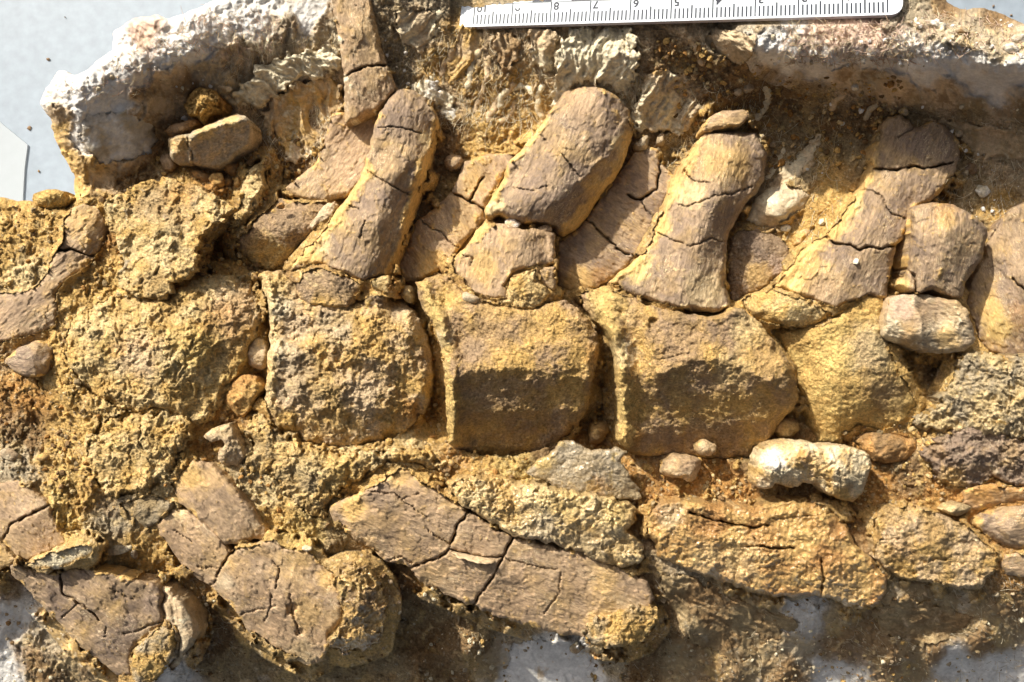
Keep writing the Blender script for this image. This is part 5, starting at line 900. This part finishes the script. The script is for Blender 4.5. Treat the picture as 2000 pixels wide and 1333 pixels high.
tb = box('tabletop', [(-4000, -3200), (6000, -3200), (6000, 4500), (-4000, 4500)], TABLE_Z - 60, TABLE_Z, M_TABLE); tag(tb, kind='structure')
cd = box('white_card', [(-220, 112), (0, 238), (56, 284), (50, 330), (44, 440), (-220, 460)], TABLE_Z, TABLE_Z + 5, M_CARD)
tag(cd, 'corner of a white card lying on the pale table at the left edge', 'card')

# ------------------------------------------------------------------ scale bar
def w3(x, y, h): return Vector(world3(x, y, h).tolist())
ZL, ZR = 90.0, 224.0
Pa, Pb = w3(924, 48.5, ZL), w3(1733.5, 25.0, ZR)
Ux = (Pb - Pa) / 10.0                                      # one centimetre of the bar, from the 10 mark towards 0
ux = Ux.normalized(); cm = Ux.length
vv = Vector((.10, 1, -.20)); vv = (vv - ux * vv.dot(ux)).normalized(); nn = ux.cross(vv).normalized()
ruler = bpy.data.objects.new('scale_ruler', None); scene.collection.objects.link(ruler); ruler.empty_display_size = .005
ruler.matrix_world = Matrix(((ux.x, vv.x, nn.x, Pa.x), (ux.y, vv.y, nn.y, Pa.y), (ux.z, vv.z, nn.z, Pa.z), (0, 0, 0, 1)))
tag(ruler, 'white plastic centimetre scale bar with black ticks and upside-down numbers along the top edge', 'ruler')
def rl(name, V, F, mat, bev=0):
    me = bpy.data.meshes.new(name); me.from_pydata([(x * cm, y * cm, z * cm) for x, y, z in V], [], F); me.materials.append(mat)
    o = bpy.data.objects.new(name, me); scene.collection.objects.link(o); o.parent = ruler
    if bev:
        b = o.modifiers.new('b', 'BEVEL'); b.width = bev * cm; b.segments = 2
    return o
TH = .10
def rbox(x0, x1, y0, y1, z0, z1):
    V = [(x0, y0, z0), (x1, y0, z0), (x1, y1, z0), (x0, y1, z0), (x0, y0, z1), (x1, y0, z1), (x1, y1, z1), (x0, y1, z1)]
    return V, [(3, 2, 1, 0), (4, 5, 6, 7), (0, 1, 5, 4), (1, 2, 6, 5), (2, 3, 7, 6), (3, 0, 4, 7)]
# bar outline with rounded corners
oc = []
def arc(cx_, cy_, r, a0, a1):
    for k in range(7):
        a = math.radians(a0 + (a1 - a0) * k / 6); oc.append((cx_ + r * math.cos(a), cy_ + r * math.sin(a)))
X0, X1, Y0, Y1 = -.36, 10.34, -.06, 2.6
arc(X1 - .28, Y0 + .28, .28, -90, 0); arc(X1 - .28, Y1 - .28, .28, 0, 90); arc(X0 + .08, Y1 - .08, .08, 90, 180); arc(X0 + .08, Y0 + .08, .08, 180, 270)
n = len(oc)
rl('ruler_face', [(x, y, -.012) for x, y in oc] + [(x, y, 0) for x, y in oc], [tuple(range(n, 2 * n)), tuple(range(n - 1, -1, -1))] + [(i, (i + 1) % n, (i + 1) % n + n, i + n) for i in range(n)], M_RULER)
rl('ruler_core', [(x * 1.0, y - .004, -TH) for x, y in oc] + [(x, y - .004, -.013) for x, y in oc], [tuple(range(n, 2 * n)), tuple(range(n - 1, -1, -1))] + [(i, (i + 1) % n, (i + 1) % n + n, i + n) for i in range(n)], M_RSIDE)
V = []; F = []
def addb(*a):
    v, f = rbox(*a); o = len(V); V.extend(v); F.extend([tuple(i + o for i in q) for q in f])
rr = random.Random(4)
for k in range(0, 101):
    x = k / 10.0
    L = .56 if k % 10 == 0 else (.36 if k % 5 == 0 else .28)
    w = .019 if k % 10 else .016
    if k % 10 == 0 and k < 100: L = .56
    addb(x - w, x + w, .0, L, .0, .003)
rl('tick_marks', V, F, M_INK)
V = []; F = []
addb(0, 9.99, .565, .583, .0, .0032)
rl('scale_line', V, F, M_INK)
for k in range(10):
    V, F = rbox(k + .5, k + 1.0, .59, 1.09, 0, .003) if k % 1 == 0 else None
    rl('black_square', V, F, M_INK)
for k in range(10):
    V, F = rbox(k + .0, k + .5, 1.092, 1.59, 0, .003); rl('black_square', V, F, M_INK)
V, F = rbox(0, 9.99, 1.603, 1.62, 0, .003); rl('scale_line', V, F, M_INK)
dg = None
for k in range(0, 10):
    cu = bpy.data.curves.new('numeral', 'FONT'); cu.body = str(10 - k); cu.size = .29 * cm; cu.offset = .008 * cm; cu.extrude = .0012 * cm
    cu.align_x = 'RIGHT'; cu.align_y = 'TOP'
    o = bpy.data.objects.new('numeral_source', cu); scene.collection.objects.link(o)
    bpy.context.view_layer.update(); dg = bpy.context.evaluated_depsgraph_get()
    me = bpy.data.meshes.new_from_object(o.evaluated_get(dg)); me.name = 'numeral'
    bpy.data.objects.remove(o, do_unlink=True)
    me.materials.clear(); me.materials.append(M_INK)
    t = bpy.data.objects.new('numeral', me); scene.collection.objects.link(t); t.parent = ruler
    t.location = ((k + .06) * cm, (.318) * cm, .002 * cm); t.rotation_euler = (0, 0, math.pi)
    t['label'] = 'upside-down black number %d' % (10 - k)

# ------------------------------------------------------------------ small loose things
def top(x, y): return hat(np.array([x]), np.array([y]))
def bits(name, n, region, rmin, rmax, cols, label, mat, seed, cat='grit'):
    """uncountable crumbs: one mesh of small faceted grains"""
    r = np.random.RandomState(seed); V0, F0 = ICO[1]
    xs, ys = region(r, n); k = sdf(OUTER, xs, ys) > 10; xs = xs[k]; ys = ys[k]
    h, c, pl, R = hat(xs, ys)
    Vs = []; Fs = []; Cs = []
    for i in range(len(xs)):
        rad = rmin + (rmax - rmin) * r.rand() ** 3
        s = rad * r.uniform(.6, 1.3, 3); v = V0 * (1 + r.uniform(-.28, .28, (len(V0), 1))) * s
        a = r.rand() * 6.3; cc, ss = math.cos(a), math.sin(a)
        v = np.stack([v[:, 0] * cc - v[:, 1] * ss, v[:, 0] * ss + v[:, 1] * cc, v[:, 2]], 1)
        b = world3(xs[i], ys[i], h[i] + s[2] * .5)
        Vs.append(b + v * PX); Fs.append(F0 + len(V0) * i)
        col = COL[cols[r.randint(len(cols))]] * r.uniform(.75, 1.2); Cs.append(np.tile(col, (len(V0), 1)))
    o = mesh_obj(name, np.concatenate(Vs), np.concatenate(Fs), np.concatenate(Cs), mat, smooth=False)
    o['kind'] = 'stuff'; tag(o, label, cat)
    return o
def rect(*B):
    A_ = np.array([(b[2] - b[0]) * (b[3] - b[1]) * (b[4] if len(b) > 4 else 1) for b in B], float); A_ /= A_.sum()
    def f(r, n):
        k = r.choice(len(B), n, p=A_); B_ = np.array([b[:4] for b in B], float)[k]
        return B_[:, 0] + (B_[:, 2] - B_[:, 0]) * r.rand(n), B_[:, 1] + (B_[:, 3] - B_[:, 1]) * r.rand(n)
    return f
bits('sediment_grit', 5200, rect((380,440,530,560,3),(0,380,520,1000,.8),(840,560,880,880,2),(1160,700,1215,900,2),(1200,880,1500,990,2),(1640,820,1880,990,2),(860,880,1030,940),(500,860,880,1040),(1280,80,1480,250,3),(1480,150,1760,330,2),(520,260,620,360,3),(440,300,520,400,3),(290,310,440,380,2),(900,1200,1300,1333,.8),(1600,1180,1780,1333,.6),(60,830,150,930,2)), 1.0, 6.5, ['och','brn','rus','pal','och','olv'], 'loose sediment crumbs scattered over the bed between the bones', M_CRUMB, 11)
bits('lower_grit', 1500, rect((0,1180,250,1333),(380,1150,480,1333),(740,1120,1000,1333),(1000,1230,2000,1333),(1290,1160,2000,1240)), 1.0, 6.0, ['tis','brn','olv','crm','gry'], 'crumbs of matrix fallen on the lower lining', M_CRUMB, 13)
bits('plaster_grit', 420, rect((1470,70,1780,130,4),(1780,30,2000,130,3),(1480,200,2000,460,.6),(100,110,460,180,2),(700,60,800,180,2)), 1.0, 6.0, ['pla','pla','crm','gry'], 'white plaster crumbs scattered along the jacket edge', M_PLASTER, 12)

def strands(name, n, region, lmin, lmax, cols, label, mat, seed, ang=None, lift=4, rad=.55, curl=1.0, cat='fibres'):
    r = np.random.RandomState(seed); xs, ys = region(r, n); S = 6; k = sdf(OUTER, xs, ys) > 14; xs = xs[k]; ys = ys[k]; n = len(xs)
    Vs = []; Fs = []; Cs = []; o0 = 0
    for i in range(n):
        a = (ang + r.normal() * .5) if ang is not None else r.rand() * 6.3
        L = lmin + (lmax - lmin) * r.rand() ** 2; k = r.normal() * curl / L * 1.4
        pts = []; x, y = xs[i], ys[i]
        for s in range(S + 1):
            pts.append((x, y)); x += math.cos(a) * L / S; y += math.sin(a) * L / S; a += k * L / S * .8 + r.normal() * .12
        pts = np.array(pts); h = hat(pts[:, 0], pts[:, 1])[0]
        hh = np.maximum(h, h.mean() - 3) + lift * r.rand() * np.sin(np.linspace(.15, 3.0 if r.rand() < .6 else 1.6, S + 1)) + .6
        P = world3(pts[:, 0], pts[:, 1], hh)
        T = np.gradient(P, axis=0); T /= np.linalg.norm(T, axis=1)[:, None] + 1e-12
        N_ = np.cross(T, [0, 0, 1.0]); N_ /= np.linalg.norm(N_, axis=1)[:, None] + 1e-12; B_ = np.cross(N_, T)
        w = rad * PX * np.linspace(1, .4, S + 1)[:, None] * r.uniform(.7, 1.4)
        ring = [P + w * (N_ * math.cos(q) + B_ * math.sin(q)) for q in (0, 2.09, 4.19)]
        v = np.stack(ring, 1).reshape(-1, 3); Vs.append(v)
        for s in range(S):
            for q in range(3):
                a0 = o0 + s * 3 + q; a1 = o0 + s * 3 + (q + 1) % 3; Fs.append((a0, a1, a1 + 3, a0 + 3))
        o0 += len(v); Cs.append(np.tile(COL[cols[r.randint(len(cols))]] * r.uniform(.8, 1.15), (len(v), 1)))
    o = mesh_obj(name, np.concatenate(Vs), np.array(Fs), np.concatenate(Cs), mat)
    o['kind'] = 'stuff'; tag(o, label, cat); return o
strands('burlap_fibres', 1500, rect((1530,45,1790,125,3),(1790,20,2000,110,1.5),(225,25,560,110,1.3),(120,120,300,190,.7)), 8, 34, ['pnk','pnk','crm','tis'], 'pinkish burlap fibres fraying from the jacket rims', M_TISSUE, 21, None, 12, .6)
strands('paper_fibres', 4200, rect((780,50,1060,240,1.3),(1085,60,1250,215,5),(1260,150,1500,330,.6),(1480,200,1640,460,.35),(440,60,660,300,1.2),(1780,230,2000,420,.8),(700,60,800,200,1)), 10, 62, ['crm','tis','crm','pal'], 'frayed cream tissue-paper fibres on the lining', M_TISSUE, 22, 1.75, 3.5, .55)
strands('lower_fibres', 1300, rect((1280,1120,2000,1333,1),(900,1200,1280,1333,.7),(300,1100,460,1333,1),(0,1180,200,1333,.6)), 8, 36, ['tis','gry','crm'], 'tissue fibres clinging to the shaded lower lining', M_TISSUE, 23, .8, 4, .5)

# tissue-paper strips glued down in wrinkles (each its own strip)
def strip(line, w, hgt, col, seed, label):
    P = np.array(line, float); t = np.r_[0, np.cumsum(np.hypot(*np.diff(P, axis=0).T))]; n = max(int(t[-1] / 2.2), 6)
    s = np.linspace(0, t[-1], n); x = np.interp(s, t, P[:, 0]); y = np.interp(s, t, P[:, 1])
    for _ in range(3):
        x[1:-1] = (x[:-2] + x[1:-1] * 2 + x[2:]) / 4; y[1:-1] = (y[:-2] + y[1:-1] * 2 + y[2:]) / 4
    x = x + 5 * pn(s / 22, s * 0, seed); y = y + 3 * pn(s / 22, s * 0 + 5, seed)
    tx = np.gradient(x); ty = np.gradient(y); q = np.hypot(tx, ty) + 1e-9; nx_, ny_ = -ty / q, tx / q
    m = 11; ph = np.linspace(0, np.pi, m); ww = w * (.85 + .28 * pn(s / 30, s * 0 + 9, seed)) * np.minimum(1, np.minimum(s, t[-1] - s) / (w * 1.2) + .25)
    XX = x[:, None] + nx_[:, None] * np.cos(ph) * ww[:, None]; YY = y[:, None] + ny_[:, None] * np.cos(ph) * ww[:, None]
    h0 = hat(x, y)[0]; k = np.ones(9) / 9; h0 = np.convolve(np.pad(h0, 4, mode='edge'), k, 'valid')
    HH = h0[:, None] - 4 + (np.sin(ph) ** .7 * hgt * .75)[None] * (ww / w)[:, None] + .7 * fbm(XX, YY, 9, 3, seed) + 1.5 * fbm(XX, YY * .4, 16, 3, seed)
    V = world3(XX, YY, HH).reshape(-1, 3); idx = np.arange(n * m).reshape(n, m)
    F = np.stack([idx[:-1, :-1], idx[:-1, 1:], idx[1:, 1:], idx[1:, :-1]], -1).reshape(-1, 4)
    C = COL[col] * (1 + .25 * fbm(XX, YY, 20, 4, seed + 3, .7))[..., None]
    t_ = sm(.0, .4, fbm(XX, YY, 16, 4, seed + 6, .7))[..., None] * .5; C = C * (1 - t_) + COL['och'] * t_
    o = mesh_obj('paper_strip', V, F, C.reshape(-1, 3), M_TISSUE)
    # close it underneath
    sol = o.modifiers.new('s', 'SOLIDIFY'); sol.thickness = 3 * PX; sol.offset = -1
    return tag(o, label, 'tissue strip', 'wrinkled tissue strips on the lining')
STRIPS = [
 ([(975,212),(978,190),(992,175),(1015,167),(1036,172),(1046,186)],5,9,'crm','curled arch-shaped tissue strip left of the snapped spine tip'),
 ([(887,92),(880,110),(868,126),(862,148)],6,9,'tis','short tissue strip nearest the torn tissue tuft left of centre'),
 ([(938,98),(924,120),(918,140),(922,158),(915,175)],6,9,'crm','bent tissue strip hanging midway between ruler corner and arch'),
 ([(905,55),(902,75),(908,95)],5,8,'tis','stubby tissue strip just below the left corner of the ruler'),
 ([(955,110),(952,140),(940,190),(930,222)],4,7,'tis','thin tissue strip left of the arch-shaped strip'),
 ([(1002,160),(992,175),(975,200),(960,222),(946,240)],5,8,'tis','slanting tissue strip passing behind the arch'),
 ([(1060,165),(1050,185),(1052,205),(1057,232)],5,8,'crm','short upright tissue strip right of the arch'),
 ([(1004,195),(1000,215),(990,232),(975,240)],4,6,'tis','thin hooked tissue strip inside the arch'),
 ([(1165,50),(1168,75),(1162,100),(1158,120)],8,8,'gry','grey tissue strip hanging from under the ruler at number seven'),
 ([(1100,70),(1090,100),(1096,130)],7,8,'tis','brownish tissue strip right of number eight'),
 ([(1345,70),(1360,95),(1372,125)],5,7,'tis','thin tissue strip below number four'),
 ([(1495,165),(1500,190),(1490,215),(1475,235)],7,8,'crm','frayed cream strip above the flared spine tip'),
 ([(1530,290),(1510,330),(1500,350)],4,6,'crm','pale sliver of tissue right of the flared spine'),
 ([(1590,320),(1560,340),(1520,352),(1500,365)],5,7,'tis','tissue strip along the top of the cream nodule'),
 ([(820,60),(845,40),(860,20)],7,9,'crm','crumpled tissue strip right of the bone shaft'),
 ([(800,185),(830,160),(845,150)],5,8,'crm','upper cream tissue strip at the tip of the tallest spine'),
 ([(845,165),(862,195),(884,215)],5,8,'crm','lower cream tissue strip right of the tip of the tallest spine'),
 ([(475,178),(500,150),(540,140),(575,150),(600,140)],9,11,'crm','long rolled tissue edge left of the bone shaft'),
 ([(440,190),(470,200),(520,185),(560,160)],9,8,'crm','folded cream tissue edge above the two-piece rock'),
 ([(590,120),(620,105),(655,100)],6,8,'crm','tissue fold touching the bone shaft on its left'),
 ([(205,236),(230,234),(262,236)],4,7,'pla','white paper fold across the left jacket wall'),
 ([(1620,215),(1635,195),(1650,185)],4,6,'tis','small tissue twist in the shade right of the flared spine tip'),
 ([(1690,235),(1700,215),(1715,200)],4,6,'gry','small tissue twist above the disc-ended spine'),
]
for i, (ln, w, hg, c, lb) in enumerate(STRIPS): strip(ln, w, hg, c, 1000 + i * 3, lb)

PEB = [(1001,437,17,13,12,'pla','tis','white plaster chip jammed in the snapped spine gap',66),(1040,444,8,7,8,'brn','och','brown crumb in the snapped spine gap',62),(1062,450,16,10,10,'bop','bon','pinkish chip at the right of the snapped spine gap',66),
 (919,582,17,12,12,'gry','tis','grey pebble on the left shoulder of the middle vertebra',82),(1535,446,11,8,8,'pla','crm','oval white pebble under the cream nodule',None),(1447,577,7,8,8,'crm','tis','small pale pebble at the foot of the flared spine',None),
 (1672,512,5,7,6,'pla','crm','tiny white grain stuck on the disc-ended spine base',104),(1671,170,8,7,7,'pla','crm','white crumb in the shaded soil below the ruler end',None),(1425,103,6,6,6,'pla','crm','white crumb in the soil below number four',None),(1487,267,8,8,8,'pal','gry','pale pebble right of the flared spine disc',None),
 (1510,282,7,7,7,'gry','tis','grey pebble close to the flared spine disc',None),(1645,242,5,5,5,'pla','crm','tiny white grain above the disc-ended spine',None),(1765,218,11,9,8,'och','tis','tan pebble at the top of the rounded disc',None),(1743,219,7,7,7,'och','brn','small tan pebble left of the pebble above the disc',None),
 (1340,215,9,8,8,'gry','tis','grey pebble above and left of the flared spine tip',None),(1460,172,14,11,9,'gry','tis','grey stone in the soil above the flared spine tip',None),(1440,180,8,7,7,'gry','tis','small grey stone left of the larger one above the flared spine',None),
 (455,330,15,15,14,'rus','brn','rust clod below the two-piece rock',None),(425,352,15,16,14,'rus','och','orange-rust clod left below the two-piece rock',None),(445,357,9,8,9,'rus','brn','small rust clod between its two larger neighbours',None),(464,357,9,10,9,'och','rus','ochre clod at the top of the narrow ridge',None),(396,346,22,12,13,'rus','brn','wide rust clod above the torn crust',None),
 (360,232,6,6,6,'pla','pla','tiny white crumb left of the flat rust-red stone',None),(548,402,8,8,8,'rus','brn','reddish crumb on the leftmost joint plate',58),(440,172,16,7,7,'crm','tis','pale twig-like stub on the jacket wall behind the clod',None),(443,188,9,7,7,'tis','gry','tan pebble right of the brown clod',None),
 (1895,330,14,12,10,'brn','bod','dark stone right of the rounded disc',None),(1872,262,9,7,7,'gry','tis','grey chip at the upper right of the disc',None),(1930,300,9,12,8,'pla','gry','white plaster chip near the right edge',None),(1918,372,16,14,9,'pla','crm','white plaster chip above the bone knob',None),(1930,480,11,13,10,'bod','bon','dark chip touching the right side of the bone knob',None),
 (1990,78,15,13,12,'pla','gry','white plaster lump at the top right corner',None),(1975,95,16,12,11,'pla','gry','white plaster lump left of the corner lump',None),(1838,52,9,8,8,'pla','gry','white plaster crumb on the dark rim right of the ruler',None),(1820,48,14,9,8,'gry','pla','long grey stone beside the ruler corner',None),(1880,62,13,9,9,'gry','brn','grey stone on the right rim',None),(1920,82,12,9,9,'gry','tis','grey stone on the rim toward the corner',None),
 (870,915,14,9,9,'rus','brn','rust chip left of the shelf of matrix',None),(1270,915,8,7,7,'och','brn','ochre crumb left of the pinkish angular stone',None),(880,905,8,8,8,'bop','och','pinkish crumb above the shelf of matrix',None),(85,1100-205,12,9,9,'brn','och','brown clod in the hollow at the left edge',None),(20,890,20,14,12,'bon','gry','grey-brown stone at the left edge below the hollow',None),
 (1555,1166,40,8,7,'tis','crm','pale plaster sliver under the orange-stained rib',None),(1860,905,7,6,6,'pla','crm','white grain on the purple lump',None),(1912,845,6,6,6,'pla','crm','white grain at the top of the purple lump',None),(1975,870,10,8,8,'pla','gry','white crumb near the right edge by the purple lump',None),
 (600,1050+22,10,7,7,'crm','tis','pale crumb on the edge of the four-plate rib',None),(232,1075,26,11,8,'gry','crm','flat grey flake left of the four-plate rib',None),(262,1083,6,10,8,'bod','gry','dark upright chip beside the flat grey flake',None),(210,1115,16,8,7,'crm','gry','pale chip above the dark left rib',None),(1130,1265,18,10,8,'gry','brn','dirty chip on the white plaster below the central rib',None)]
for i, (x, y, rx, ry, rz, a, b, lb, z) in enumerate(PEB):
    zz = float(top(x, y)[0][0]) if z is None else z
    stone('pebble', x, y, zz + rz * .45, rx, ry, rz, random.uniform(-.4, .4), (a, b), lb, 'pebble', None, 300 + i, level=3, cuts=8, rough=.12)
# specks lying on the table
for i, (x, y, rx, ry) in enumerate([(94,116,4,3),(57,251,5,4),(76,335,3,2),(1975,30,3,2),(1940,12,3,2),(127,34,1.5,1)]):
    lb = ['dark speck on the table above the jacket corner','grey crumb on the table beside the white card','dark speck on the table between card and jacket','dark speck on the table at the top right corner','tiny dark speck on the table near the top right','tiny speck high on the table at upper left'][i]
    stone('table_crumb', x, y, TABLE_Z + 2, rx, ry, 2, i, ('bod', 'brn'), lb, 'crumb', None, 700 + i, level=2)
